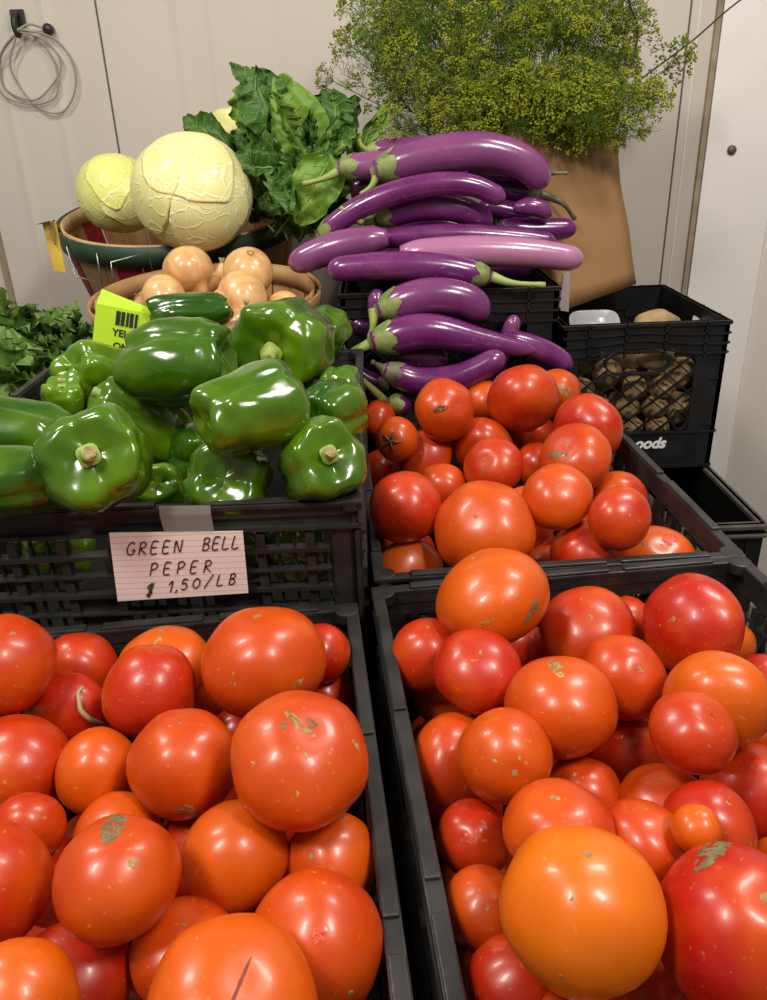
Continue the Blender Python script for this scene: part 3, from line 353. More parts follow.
EGGPLANTS = [
([(0.0091, 1.3, 1.1344), (0.0663, 1.3, 1.1112), (0.1378, 1.3, 1.1155), (0.2133, 1.3, 1.1507)], 0.0237, [(0.0091, 1.3, 1.1344), (-0.0106, 1.288, 1.1505)], 'd', 0.4, 'curved purple eggplant lying lowest in the front pile, right on the tomatoes'),
([(0.0141, 1.31, 1.0708), (0.0349, 1.31, 1.0682), (0.0557, 1.31, 1.0656)], 0.0208, [(0.0073, 1.31, 1.0765), (-0.0321, 1.298, 1.1209), (-0.0757, 1.298, 1.1571)], 'l', 0.5, 'purple eggplant end with a long thin green stem behind the small calyx tomato'),
([(-0.0098, 1.347, 1.1679), (0.0837, 1.347, 1.1852), (0.1769, 1.347, 1.1644), (0.2748, 1.347, 1.1431)], 0.0328, [(-0.0098, 1.347, 1.1679), (-0.0446, 1.335, 1.1565), (-0.0696, 1.335, 1.1417)], 'l', 0.5, 'long tapering purple eggplant with pointed right tip in the middle of the front pile'),
([(0.0027, 1.386, 1.2143), (0.0799, 1.386, 1.2356), (0.1511, 1.386, 1.2295), (0.1953, 1.386, 1.1985)], 0.0314, [(-0.0042, 1.386, 1.2163), (-0.0069, 1.374, 1.1929), (-0.013, 1.374, 1.172)], 'l', 0.55, 'curved purple eggplant with bright green calyx, topmost of the front pile'),
([(0.2191, 1.396, 1.1563), (0.2735, 1.396, 1.1397), (0.3198, 1.396, 1.1178), (0.3504, 1.396, 1.0944)], 0.0215, None, None, 0.5, 'purple eggplant tip pointing down right behind the highest ribbed tomato'),
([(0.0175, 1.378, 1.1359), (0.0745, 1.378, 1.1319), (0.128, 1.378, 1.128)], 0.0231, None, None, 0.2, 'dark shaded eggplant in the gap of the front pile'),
([(0.2082, 1.43, 1.0594), (0.2306, 1.43, 1.1253), (0.2522, 1.43, 1.1888)], 0.0169, None, None, 0.6, 'thin upright purple eggplant tip at the right of the front pile'),
([(0.0051, 1.428, 1.1712), (0.0017, 1.428, 1.2252), (0.0042, 1.428, 1.2445)], 0.0182, None, None, 0.55, 'small purple eggplant tip poking up behind the bright green calyx'),
([(0.012, 1.37, 1.0795), (-0.0232, 1.37, 1.0994), (-0.0437, 1.37, 1.1185)], 0.0162, [(-0.0437, 1.37, 1.1185), (-0.0574, 1.358, 1.1546), (-0.0678, 1.358, 1.1866)], 'd', 0.1, 'shrivelled grey eggplant end beside the pepper crate'),
([(0.0145, 1.458, 1.164), (-0.0168, 1.458, 1.1689), (-0.0496, 1.458, 1.1812)], 0.0186, [(-0.0459, 1.458, 1.1811), (-0.0763, 1.446, 1.1903), (-0.1068, 1.446, 1.1987)], 'd', 0.1, 'eggplant end with a dull purple brown calyx behind the pepper crate'),
([(0.2042, 1.435, 1.2569), (0.1152, 1.435, 1.2756), (0.018, 1.435, 1.2826), (-0.0847, 1.435, 1.2794)], 0.0258, [(0.2077, 1.435, 1.2567), (0.2417, 1.423, 1.2471), (0.3005, 1.423, 1.2415)], 'l', 0.5, 'long straight purple eggplant over the crate rim with green calyx on its right'),
([(0.0464, 1.48, 1.2958), (0.1696, 1.48, 1.2967), (0.2822, 1.48, 1.2891), (0.3796, 1.48, 1.2733)], 0.0272, None, None, 0.95, 'pale pinkish mauve eggplant, lightest of the pile'),
([(0.026, 1.506, 1.3212), (-0.0033, 1.506, 1.3187), (-0.081, 1.506, 1.3057), (-0.1586, 1.506, 1.2782)], 0.0283, None, None, 0.62, 'thick purple eggplant pointing down left beside the onions'),
([(-0.0033, 1.549, 1.3154), (0.1377, 1.549, 1.3175), (0.2621, 1.549, 1.3077), (0.3438, 1.549, 1.2958)], 0.0207, [(0.0005, 1.549, 1.317), (-0.022, 1.537, 1.3157)], 'd', 0.45, 'long thin purple eggplant with dark calyx above the pale pinkish one'),
([(0.0018, 1.582, 1.3476), (0.0858, 1.582, 1.3661), (0.1557, 1.582, 1.3619), (0.2266, 1.582, 1.3306)], 0.0266, [(0.0056, 1.582, 1.3474), (-0.021, 1.57, 1.3442), (-0.0565, 1.57, 1.3508)], 'l', 0.5, 'plump purple eggplant with whitish calyx in the middle of the upper pile'),
([(0.2463, 1.61, 1.3234), (0.3051, 1.61, 1.3139), (0.3967, 1.61, 1.3143)], 0.0224, None, None, 0.42, 'glossy dark purple eggplant pointing right at the paper bag'),
([(-0.0999, 1.54, 1.3252), (-0.0325, 1.54, 1.3685), (0.0418, 1.54, 1.3952), (0.1205, 1.54, 1.4077), (0.1861, 1.54, 1.4021), (0.2434, 1.54, 1.3761)], 0.0214, [(-0.0206, 1.54, 1.3472), (-0.0452, 1.528, 1.3665), (-0.0594, 1.528, 1.3739)], None, 0.5, 'long arched purple eggplant crossing the upper pile from lower left'),
([(0.007, 1.6, 1.4292), (0.0992, 1.6, 1.4518), (0.2036, 1.6, 1.4585), (0.2827, 1.6, 1.437), (0.3319, 1.6, 1.3934)], 0.0347, [(0.0128, 1.6, 1.4359), (0.0024, 1.588, 1.4091), (-0.021, 1.588, 1.3906)], 'l', 0.6, 'biggest purple eggplant on the very top of the pile'),
([(0.3221, 1.642, 1.3305), (0.2601, 1.642, 1.3495), (0.2068, 1.642, 1.3587)], 0.0198, [(0.2741, 1.642, 1.3434), (0.28, 1.63, 1.3443)], 'd', 0.4, 'purple eggplant with a dusty calyx, in the shade at the right of the upper pile'),
([(0.3325, 1.666, 1.3747), (0.2825, 1.666, 1.3839), (0.2232, 1.666, 1.3859)], 0.0238, [(0.3325, 1.666, 1.3747), (0.3745, 1.654, 1.3575), (0.4024, 1.654, 1.3265)], 'd', 0.25, 'nearly black eggplant with a long curved dark stem at the right'),
([(0.2672, 1.58, 1.3581), (0.307, 1.58, 1.3585), (0.34, 1.58, 1.343)], 0.017, None, None, 0.4, 'small piece of purple eggplant between the dark stem and the glossy one'),
([(-0.0643, 1.66, 1.4361), (0.027, 1.66, 1.4366), (0.1339, 1.66, 1.4293)], 0.0272, [(-0.0566, 1.66, 1.4341), (-0.09, 1.648, 1.4196), (-0.1334, 1.648, 1.4103)], 'l', 0.65, 'purple eggplant with its stem resting on the big green leaf'),
([(-0.0089, 1.692, 1.462), (0.0973, 1.692, 1.4673), (0.1759, 1.692, 1.4593)], 0.0196, [(-0.005, 1.692, 1.4618), (-0.0162, 1.68, 1.4732), (-0.0214, 1.68, 1.4857)], 'l', 0.55, 'purple eggplant barely visible behind the biggest one on top'),
([(0.1908, 1.646, 1.4208), (0.2682, 1.646, 1.4181), (0.3362, 1.646, 1.414)], 0.0174, [(0.3362, 1.646, 1.414), (0.355, 1.634, 1.4139), (0.3762, 1.634, 1.4132)], 'd', 0.4, 'eggplant hidden behind the biggest one with only its cut stem sticking out right'),
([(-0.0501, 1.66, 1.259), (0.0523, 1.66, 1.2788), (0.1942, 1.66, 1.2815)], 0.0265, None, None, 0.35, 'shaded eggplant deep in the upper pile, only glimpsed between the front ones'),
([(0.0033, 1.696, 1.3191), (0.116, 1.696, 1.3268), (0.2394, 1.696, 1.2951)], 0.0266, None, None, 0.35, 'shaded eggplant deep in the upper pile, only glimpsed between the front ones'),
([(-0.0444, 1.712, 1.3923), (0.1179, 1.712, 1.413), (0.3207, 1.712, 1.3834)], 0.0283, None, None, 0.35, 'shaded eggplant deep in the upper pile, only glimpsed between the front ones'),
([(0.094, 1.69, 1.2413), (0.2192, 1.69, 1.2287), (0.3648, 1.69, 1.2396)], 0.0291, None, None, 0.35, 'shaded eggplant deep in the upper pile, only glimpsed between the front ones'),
]
DRY_STEM = [
(-0.2663, 0.5536, 1.072),
(-0.2683, 0.5463, 1.0715),
(-0.2663, 0.5402, 1.0667),
(-0.2643, 0.5357, 1.0607),
(-0.2587, 0.5363, 1.0512),
(-0.2534, 0.543, 1.0397),
(-0.2528, 0.5575, 1.0236),
(-0.2469, 0.5563, 1.0198),
]
# ---------------------------------------------------------------- the room
b = MB(); b.box(-3, 2.4, -2, 2.5, -.1, 0); struct(b.obj('floor', M['floor']))
b = MB()   # back wall: plastic panels with shallow vertical ridges
xs = [-3 + i * .01 for i in range(int(3.89 / .01) + 1)]
ridge = [-1.15, -.93, -.80, -.47, -.385, -.21, -.02, .15, .33, .52, .68, .95]
def wy(x): return 2.3 - sum(.0035 * math.exp(-((x - r) / .012) ** 2) for r in ridge)
vs = [(x, wy(x), z) for x in xs for z in (0, 3)]
b.add(vs, [(2 * i, 2 * i + 2, 2 * i + 3, 2 * i + 1) for i in range(len(xs) - 1)])
b.box(-3, .89, 2.31, 2.36, 0, 3)
struct(b.obj('wall_back', M['wall'], smooth=False))
b = MB(); b.box(.895, 1.09, 2.285, 2.4, 0, 3); struct(b.obj('wall_back_right', M['wallr'], bevel=.002))
b = MB(); q_ = [(1.085, 2.30), (2.4, 1.85), (2.4, 2.0), (1.085, 2.42)]; b.add([(x, y, 0) for x, y in q_] + [(x, y, 3) for x, y in q_], [(0, 1, 5, 4), (1, 2, 6, 5), (2, 3, 7, 6), (3, 0, 4, 7)]); struct(b.obj('wall_right', M['wallside']))
for i, (x, wd, m, dp) in enumerate([(-1.038, .017, 'trim', .007), (-.667, .004, 'seam', .002), (.816, .004, 'seam', .002), (.886, .013, 'trim', .012), (.84, .002, 'wallr', .003)]):
    b = MB(); b.box(x - wd / 2, x + wd / 2, 2.3 - dp, 2.303, 0, 3); struct(b.obj('trim_%d' % (i + 1), M[m]))
# bolt, hook, cords
b = MB(); b.tube([(.963, 2.286, 1.42), (.963, 2.281, 1.42), (.963, 2.277, 1.42)], [.013, .012, .007], 12); t = tag(b.obj('wall_bolt', M['rust'], smooth=True), 'small round metal bolt head in the bright white panel at the right', 'bolt')
b = MB(); b.tube(smoothpath([(-.862, 2.297, 1.79), (-.862, 2.27, 1.785), (-.864, 2.262, 1.762), (-.862, 2.272, 1.742), (-.86, 2.28, 1.755)], 14), .007, 8); b.box(-.878, -.846, 2.288, 2.297, 1.765, 1.80)
tag(b.obj('wall_hook', M['wire'], smooth=False), 'black hook on the white wall carrying the coiled grey cord', 'hook')
e = empty('hanging_cord', (-.862, 2.28, 1.745), 'thin grey cord hanging in loose coils from the black wall hook', 'cord')
def loc_(p): return (p[0] + .862, p[1] - 2.28, p[2] - 1.745)
def coil(pts, r=.0024):
    b = MB(); b.tube([loc_(q) for q in smoothpath(pts, 60)], r, 6); return b.obj('loop', M['cordm'], e, True)
coil([(-.862, 2.27, 1.75), (-.92, 2.285, 1.70), (-.93, 2.29, 1.63), (-.86, 2.286, 1.60), (-.80, 2.288, 1.64), (-.775, 2.287, 1.68), (-.80, 2.28, 1.73), (-.862, 2.265, 1.752)])
coil([(-.862, 2.268, 1.748), (-.90, 2.28, 1.68), (-.885, 2.29, 1.62), (-.84, 2.285, 1.575), (-.79, 2.287, 1.572), (-.75, 2.286, 1.62), (-.745, 2.286, 1.68), (-.78, 2.28, 1.735), (-.862, 2.262, 1.757)])
coil([(-.862, 2.268, 1.748), (-.90, 2.27, 1.72), (-.95, 2.285, 1.66), (-.93, 2.282, 1.61), (-.86, 2.285, 1.59), (-.80, 2.287, 1.61), (-.79, 2.287, 1.68), (-.82, 2.28, 1.735), (-.862, 2.262, 1.757)])
b = MB(); b.tube([loc_(q) for q in smoothpath([(-.862, 2.262, 1.75), (-.83, 2.27, 1.765), (-.80, 2.28, 1.757), (-.79, 2.285, 1.756)], 16)], .0028, 6); b.obj('cord_end', M['cordm'], e, True)
b = MB(); b.tube([loc_((-.79, 2.297, 1.755)), loc_((-.79, 2.28, 1.755)), loc_((-.79, 2.275, 1.755))], [.012, .013, .009], 12); b.obj('plug', M['wire'], e, True)
b = MB(); b.tube(smoothpath([(.95, 2.02, 1.80), (.815, 2.0, 1.729), (.72, 2.0, 1.655), (.613, 2.0, 1.582), (.57, 1.97, 1.54), (.54, 1.93, 1.47), (.52, 1.9, 1.40)], 40), .0022, 6)
tag(b.obj('black_cable', M['wire'], smooth=True), 'thin black cable rising to the top right corner from the dill', 'cable', 'thin black cables by the dill')
b = MB(); b.tube(smoothpath([(.497, 1.76, 1.765), (.504, 1.76, 1.707), (.524, 1.76, 1.667), (.524, 1.76, 1.623), (.502, 1.76, 1.565), (.485, 1.80, 1.49)], 40), .0022, 6)
tag(b.obj('black_cable', M['wire'], smooth=True), 'thin black cable curving down the right side of the dill', 'cable', 'thin black cables by the dill')

# ---------------------------------------------------------------- display stand
e = empty('display_stand', (-.3, 1.2, 0), 'dark wooden display stand under all the crates and baskets', 'stand')
def sb(name, *a):
    b = MB(); a = list(a); a[0] += .3; a[1] += .3; a[2] -= 1.2; a[3] -= 1.2; b.box(*a); return b.obj(name, M['stand'], e, bevel=.002)
sb('deck', -1.05, .40, .08, 2.26, .833, .853)
sb('riser', -.53, -.03, .715, 1.285, .856, .959)
sb('riser', -.56, -.09, 1.33, 1.74, .856, 1.02); sb('riser', -.80, -.09, 1.745, 2.26, .856, 1.028)
sb('riser', -.06, .335, 1.45, 1.78, .856, .95)
sb('lower_deck', .41, .70, 1.15, 1.95, .55, .57)
for x in (-1.0, .33): 
    for y in (.15, 2.18): sb('leg', x, x + .06, y, y + .06, 0, .834)
for x in (.42, .63):
    for y in (1.2, 1.85): sb('leg', x, x + .05, y, y + .05, 0, .549)

# ---------------------------------------------------------------- crates
def frame_at(x, y, z, yaw): return Matrix.Translation((x, y, z)) @ Matrix.Rotation(yaw, 4, 'Z')
def harvest_crate(label, x, y, z0, yaw, W, D, H, rim=.013, th=.008, taper=.012, side_extra=False):
    """Vented black harvest crate; (x, y) is the outer front left corner."""
    e = empty('produce_crate', (x, y, z0), label, 'crate'); e.rotation_euler = (0, 0, yaw)
    def panel(T, L, mi):
        b = MB(); zt = H - .004
        n = max(2, round(L / .052)); st = L / n
        b.box(0, L, 0, th, H - .016, zt, 0, T)                       # top band under the rim
        b.box(.0, L, -.004, th, H - .030, H - .026, 0, T)             # second ridge
        b.box(0, L, .003, th - .001, H - .030, H - .014, 0, T)
        b.box(0, L, 0, th, 0, .045, 0, T)                            # solid foot
        zc = [.045 + (H - .030 - .045) * k / 6 for k in range(1, 6)]
        for k, z in enumerate(zc):
            t_ = .0032 if k % 2 == 0 else .0016
            b.box(.03, L - .03, -.0055, th, z - t_ * .7, z + t_ * .7, 0, T)
        for i in range(n + 1):
            xx = i * st; b.box(max(0, xx - .0045), min(L, xx + .0045), -.002, th + .002, .0, H - .034, 0, T)
            if i < n and i % 3 != 1:
                for q in (.34, .67): b.box(xx + st * q - .0013, xx + st * q + .0013, .002, th - .001, .04, H - .034, 0, T)
            elif i < n:
                b.box(xx + .006, xx + st - .006, .0025, th - .002, .045, .045 + (H - .08) * .5, 0, T)
        b.box(0, .028, .0, th, 0, H - .03, 0, T); b.box(L - .028, L, .0, th, 0, H - .03, 0, T)
        return b.obj(mi, M['rail'], e)
    I = Matrix.Identity(4)
    Rz = lambda a: Matrix.Rotation(a, 4, 'Z')
    i_ = rim * .35
    panel(Matrix.Translation((i_, i_, 0)), W - 2 * i_, 'front_panel')
    panel(Matrix.Translation((W - i_, D - i_, 0)) @ Rz(PI), W - 2 * i_, 'back_panel')
    panel(Matrix.Translation((W - i_, i_, 0)) @ Rz(PI / 2), D - 2 * i_, 'side_panel')
    panel(Matrix.Translation((i_, D - i_, 0)) @ Rz(-PI / 2), D - 2 * i_, 'side_panel')
    b = MB()                                                          # rim: four flat rails with rounded corner eyes and a few steps
    for (a0, a1, b0, b1) in ((0, W, 0, rim), (0, W, D - rim, D), (0, rim, rim, D - rim), (W - rim, W, rim, D - rim)):
        b.box(a0, a1, b0, b1, H - .006, H)
    for cx in (.012, W - .012):
        for cy in (.012, D - .012):
            b.tube([(cx, cy, H - .012), (cx, cy, H + .0006)], .0125, 18)
    for q in (.22, .5, .78):                                          # raised lips
        b.box(W * q - .05, W * q + .05, .001, rim - .001, H, H + .003); b.box(W * q - .05, W * q + .05, D - rim + .001, D - .001, H, H + .003)
        b.box(.001, rim - .001, D * q - .07, D * q + .07, H, H + .003); b.box(W - rim + .001, W - .001, D * q - .07, D * q + .07, H, H + .003)
    b.obj('rim', M['rail'], e, bevel=.0016)
    b = MB(); b.box(i_ + .003, W - i_ - .003, i_ + .003, D - i_ - .003, 0, .006)
    b.obj('base', M['dark'], e)
    return e
yw = math.radians(5.2)
def corner(bx, by, W, D, yaw, right=False):
    """front left corner from a back corner"""
    ux = Vector((math.cos(yaw), math.sin(yaw))); uy = Vector((-math.sin(yaw), math.cos(yaw))); p = Vector((bx, by)) - uy * D
    return p - ux * W if right else p
p = corner(-.017, .713, .412, .586, yw); cr_rl = harvest_crate('black vented crate of tomatoes at the front right', p.x, p.y, .855, yw, .412, .586, .21)
p = corner(-.031, .692, .412, .586, yw, True); cr_ll = harvest_crate('black vented crate of tomatoes at the front left, below the price card', p.x, p.y, .855, yw, .412, .586, .205)
cr_u = harvest_crate('black vented crate of tomatoes in the middle, behind the front right crate', -.014, .727, .856, math.radians(3), .410, .60, .209)
cr_p = harvest_crate('black vented crate full of green bell peppers with the price card on its front', -.532, .70, .96, math.radians(.3), .511, .60, .21)
cr_l = harvest_crate('black crate of leaf lettuce at the far left behind the pepper crate', -1.02, .98, .856, 0, .44, .66, .21)

def milk_crate(label, x, y, z0, W, D, H, lattice=True, name='milk_crate'):
    e = empty(name, (x, y, z0), label, 'crate')
    th = .009
    def face(T, L, nm):
        b = MB(); wl, wr, wb = .034, L - .055 if nm == 'front_panel' and lattice else L - .034, .078; wt = H - .068
        b.box(0, L, 0, th, 0, wb, 0, T); b.box(0, wl, 0, th, wb, H, 0, T); b.box(wr, L, 0, th, wb, H, 0, T); 
        hc = (wl + wr) / 2; hw = .062; hb = wt - .030; ht = wt + .012   # hand hold
        b.box(wl, wr, 0, th, ht + .004, H, 0, T)
        b.box(wl, hc - hw - .01, 0, th, wt, ht + .004, 0, T); b.box(hc + hw + .01, wr, 0, th, wt, ht + .004, 0, T)
        for k in range(4):                                            # ridges that bow over the hand hold
            zb = H - .004 - k * .0165
            pts = []
            for i in range(25):
                u = L * i / 24; dip = .006 * math.exp(-((u - hc) / .07) ** 2) * (k + .3) * .8
                pts.append((u, zb + dip - .002 * k))
            for i in range(24):
                (u0, z0_), (u1, z1_) = pts[i], pts[i + 1]
                b.add([T @ Vector(q) for q in ((u0, -.005, z0_ - .0035), (u1, -.005, z1_ - .0035), (u1, -.005, z1_), (u0, -.005, z0_), (u0, .001, z0_ - .0035), (u1, .001, z1_ - .0035), (u1, .001, z1_), (u0, .001, z0_))],
                      [(0, 1, 2, 3), (3, 2, 6, 7), (0, 4, 5, 1)])
        for q in (.16, .38, .62, .86): b.box(L * q - .002, L * q + .002, -.005, 0, H - .066, H, 0, T)
        # hand hold outline
        arc = [(hc + hw * 1.0 * math.cos(a), (hb + ht) / 2 + (ht - hb) / 2 * max(-1, min(1, 1.35 * math.sin(a)))) for a in [2 * PI * i / 28 for i in range(29)]]
        for (p0, p1) in zip(arc, arc[1:]): b.bar(T @ Vector((p0[0], .002, p0[1])), T @ Vector((p1[0], .002, p1[1])), .004, .011, up=(T.to_3x3() @ Vector((0, 1, 0))))
        def inh(u, v):
            return ((u - hc) / hw) ** 2 + ((v - (hb + ht) / 2) / ((ht - hb) / 2 * 1.1)) ** 2 < 1 or ((u - (wr - .016)) / .013) ** 2 + ((v - (wb + .022)) / .02) ** 2 < 1
        sp = .036
        for sg in (-1, 1):
            c = -1.
            while c < 1.:
                run = None; K = 160
                for i in range(K + 1):
                    u = wl + (wr - wl) * i / K; v = sg * (u - wl) * .82 + c + wb; ok = wb <= v <= wt + .002 and not inh(u, v)
                    if ok and run is None: run = (u, v)
                    if ok: lastp = (u, v)
                    if (not ok or i == K) and run is not None:
                        if lastp[0] - run[0] > .002: b.bar(T @ Vector((run[0], .004 + .001 * sg, run[1])), T @ Vector((lastp[0], .004 + .001 * sg, lastp[1])), .0028, .006, up=(T.to_3x3() @ Vector((0, 1, 0))))
                        run = None
                c += sp
        hole = [(wr - .016 + .013 * math.cos(a), wb + .022 + .02 * math.sin(a)) for a in [2 * PI * i / 16 for i in range(17)]]
        for (p0, p1) in zip(hole, hole[1:]): b.bar(T @ Vector((p0[0], .003, p0[1])), T @ Vector((p1[0], .003, p1[1])), .003, .01, up=(T.to_3x3() @ Vector((0, 1, 0))))
        if nm != 'front_panel': b.box(wl - .002, wr + .002, .002, .005, wb - .002, H - .05, 0, T)
        b.box(0, L, -.004, 0, wb - .004, wb, 0, T); b.box(0, L, -.003, 0, .0, .006, 0, T)
        for q in (.3, .62): b.box(L - .028, L - .008, -.003, 0, H * q, H * q + .003, 0, T)
        return b.obj(nm, M['black'], e)
    Rz = lambda a: Matrix.Rotation(a, 4, 'Z')
    face(Matrix.Identity(4), W, 'front_panel'); face(Matrix.Translation((W, D, 0)) @ Rz(PI), W, 'back_panel')
    face(Matrix.Translation((W, 0, 0)) @ Rz(PI / 2), D, 'side_panel'); face(Matrix.Translation((0, D, 0)) @ Rz(-PI / 2), D, 'side_panel')
    b = MB(); b.box(-.003, W + .003, -.003, .009, H - .004, H); b.box(-.003, W + .003, D - .009, D + .003, H - .004, H); b.box(-.003, .009, .009, D - .009, H - .004, H); b.box(W - .009, W + .003, .009, D - .009, H - .004, H)
    b.obj('rim', M['black'], e, bevel=.001)
    b = MB(); b.box(.004, W - .004, .004, D - .004, 0, .006); b.obj('base', M['dark'], e)
    return e
mk = milk_crate('black milk crate with diamond lattice and white lettering, holding potatoes', .350, 1.475, .858, .316, .375, .297)
def stand_up(x, z, y=0, ang=0): return Matrix.Translation((x, y, z)) @ Matrix.Rotation(PI / 2, 4, 'X') @ Matrix.Rotation(ang, 4, 'Z')
t = text_mesh('lettering', 'oods', .031, M['white'], mk, stand_up(.158, .044, -.0012), shear=.25, weight=.0012)
milk_crate('black crate carrying the upper eggplants, its ridged rim under them', -.065, 1.452, .951, .398, .325, .283)
milk_crate('black crate mostly hidden behind the eggplants, below the dill', -.065, 1.81, .856, .395, .40, .33)
def box_crate(label, x0, x1, y0, y1, z0, z1):
    e = empty('plastic_tub', (x0, y0, z0), label, 'crate'); W, D, H = x1 - x0, y1 - y0, z1 - z0; t_ = .006
    for nm, a in (('front_panel', (0, W, 0, t_)), ('back_panel', (0, W, D - t_, D)), ('side_panel', (0, t_, t_, D - t_)), ('side_panel', (W - t_, W, t_, D - t_))):
        b = MB(); b.box(*a, 0, H); 
        if nm == 'front_panel':
            for q in range(5): b.box(W * (q + .5) / 5 - .004, W * (q + .5) / 5 + .004, -.004, 0, 0, H - .02)
        b.obj(nm, M['dark'], e)
    b = MB()
    for a in ((-.008, W + .006, -.008, .012), (-.008, W + .006, D - .012, D + .008), (-.008, .012, .012, D - .012), (W - .012, W + .006, .012, D - .012)): b.box(*a, H - .008, H)
    for a in ((-.012, W + .008, -.012, -.004), (W + .002, W + .008, 0, D)): b.box(*a, H - .022, H - .016)
    b.obj('rim', M['rimgrey'], e, bevel=.0015)
    b = MB(); b.box(t_, W - t_, t_, D - t_, 0, .006); b.obj('base', M['dark'], e)
    return e
M['rimgrey'] = mat('worn_rim', (.045, .04, .034), .55, .4, var=(.09, .08, .065), vscale=20)
box_crate('empty black crate with a worn grey rim on the right, under the milk crate', .412, .668, 1.222, 1.86, .571, .853)
b = MB(); b.add([(.555, 1.245, .80), (.575, 1.243, .80), (.560, 1.252, .862), (.545, 1.25, .855)], [(0, 1, 2, 3)]); b.add([(.555, 1.2465, .80), (.575, 1.2445, .80), (.560, 1.2535, .862), (.545, 1.2515, .855)], [(3, 2, 1, 0)])
tag(b.obj('paper_scrap', M['white']), 'torn white paper scrap sticking up inside the empty black crate', 'paper')

# ---------------------------------------------------------------- price card, tape, sign, tag
e = empty('price_card', (-.2105, .694, 1.11), 'pink ruled card handwritten GREEN BELL PEPER $ 1,50/LB taped to the pepper crate', 'card')
cx0, cz0 = -.2105, 1.11
Q = [(-.2715 - cx0, 1.1500 - cz0), (-.1400 - cx0, 1.1465 - cz0), (-.1420 - cx0, 1.0750 - cz0), (-.2770 - cx0, 1.0708 - cz0)]
b = MB(); b.add([(q[0], -.0006, q[1]) for q in Q] + [(q[0], .0, q[1]) for q in Q], [(0, 3, 2, 1), (4, 5, 6, 7), (0, 1, 5, 4), (1, 2, 6, 5), (2, 3, 7, 6), (3, 0, 4, 7)])
b.obj('card', M['card'], e)
GL = {  # pen strokes in a 1 x 1.4 box
 'G': [[(.95, 1.2), (.6, 1.38), (.2, 1.1), (.05, .6), (.2, .15), (.6, .05), (.9, .3), (.95, .55), (.6, .5)]],
 'R': [[(.1, 0), (.2, 1.3)], [(.1, 1.25), (.6, 1.35), (.85, 1.05), (.6, .75), (.2, .65), (.5, .4), (.95, 0)]],
 'E': [[(.85, 1.35), (.2, 1.3), (.1, .05), (.8, .05)], [(.15, .7), (.7, .72)]],
 'N': [[(.05, 0), (.15, 1.3), (.75, .05), (.9, 1.35)]],
 'B': [[(.1, 0), (.2, 1.3)], [(.1, 1.25), (.6, 1.35), (.8, 1.05), (.55, .75), (.2, .7), (.6, .65), (.85, .35), (.6, .02), (.1, 0)]],
 'L': [[(.2, 1.35), (.1, .05), (.85, .1)]],
 'P': [[(.1, 0), (.2, 1.3)], [(.1, 1.25), (.6, 1.38), (.9, 1.05), (.6, .7), (.2, .6)]],
 '$': [[(.9, 1.1), (.5, 1.3), (.2, 1.0), (.5, .7), (.8, .4), (.5, .05), (.1, .2)], [(.3, -.15), (.65, 1.5)], [(.55, -.15), (.9, 1.5)]],
 '1': [[(.1, .95), (.6, 1.35), (.45, 0)]], ',': [[(.4, .15), (.25, -.25)]],
 '5': [[(.9, 1.3), (.3, 1.3), (.2, .75), (.6, .85), (.85, .5), (.6, .05), (.1, .1)]],
 '0': [[(.5, 1.3), (.1, .9), (.1, .3), (.5, .02), (.9, .4), (.9, 1.0), (.5, 1.3)]], '/': [[(.0, -.15), (1.0, 1.55)]], ' ': []}
def write(line, x, z, h, adv, slope, parent, m, y=-.0012, r=.00062, slant=.34):
    for ch in line:
        if GL[ch]:
            b = MB()
            for st in GL[ch]:
                pts = smoothpath([(x + (u * .62 + v * slant * .6) * h / 1.1, y, z + v * h / 1.4) for u, v in st], 4 * len(st))
                b.tube(pts, r, 5)
            b.obj('letter', m, parent)
        x += adv * (.55 if ch in ',1' else 1.0); z += slope * adv
write('GREEN', -.048, .0145, .0145, .0118, .02, e, M['ink'])
write('BELL', .0275, .0170, .0145, .0098, .02, e, M['ink'])
write('PEPER', -.029, -.0095, .0145, .0136, .02, e, M['ink'])
write('$', -.037, -.0335, .0140, .02, .05, e, M['ink']); write('1,50/LB', -.014, -.0300, .0130, .0124, .09, e, M['ink'])
b = MB(); b.add([(-.219, .6965, 1.1758), (-.169, .6965, 1.1745), (-.169, .6935, 1.166), (-.219, .6935, 1.167), (-.168, .6932, 1.1465), (-.217, .6932, 1.1475)], [(0, 3, 2, 1), (3, 5, 4, 2)])
tag(b.obj('clear_tape', M['tape']), 'strip of clear tape holding the price card to the crate rim', 'tape')
# lime sign
e = empty('lime_sign', (-.42, 1.32, 1.20), 'lime green folded sign lettered YELLOW ONION in front of the onion basket', 'sign')
A = [Vector(v) - Vector((-.42, 1.32, 1.20)) for v in ((-.460, 1.318, 1.258), (-.353, 1.318, 1.232), (-.365, 1.300, 1.135), (-.482, 1.300, 1.165))]
Bk = [v + Vector((0, .0012, 0)) for v in A]
Cc = [Vector((-.452, 1.335, 1.278)) - Vector((-.42, 1.32, 1.20)), Vector((-.368, 1.332, 1.240)) - Vector((-.42, 1.32, 1.20))]
b = MB(); b.add(A + Bk, [(0, 3, 2, 1), (4, 5, 6, 7), (0, 1, 5, 4), (1, 2, 6, 5), (2, 3, 7, 6), (3, 0, 4, 7)]); b.add([A[0], A[1], Cc[1], Cc[0]], [(0, 1, 2, 3)])
b.obj('card', M['lime'], e)
xa = (A[1] - A[0]).normalized(); ya = (A[0] - A[3]); na = xa.cross(ya).normalized(); ya = na.cross(xa).normalized()
def on_sign(u, v):
    o_ = A[0] + xa * u - ya * v + na * .0008
    return Matrix(((xa.x, ya.x, na.x, o_.x), (xa.y, ya.y, na.y, o_.y), (xa.z, ya.z, na.z, o_.z), (0, 0, 0, 1)))
text_mesh('lettering', 'YELLOW', .0165, M['ink'], e, on_sign(.031, .046), weight=.0004)
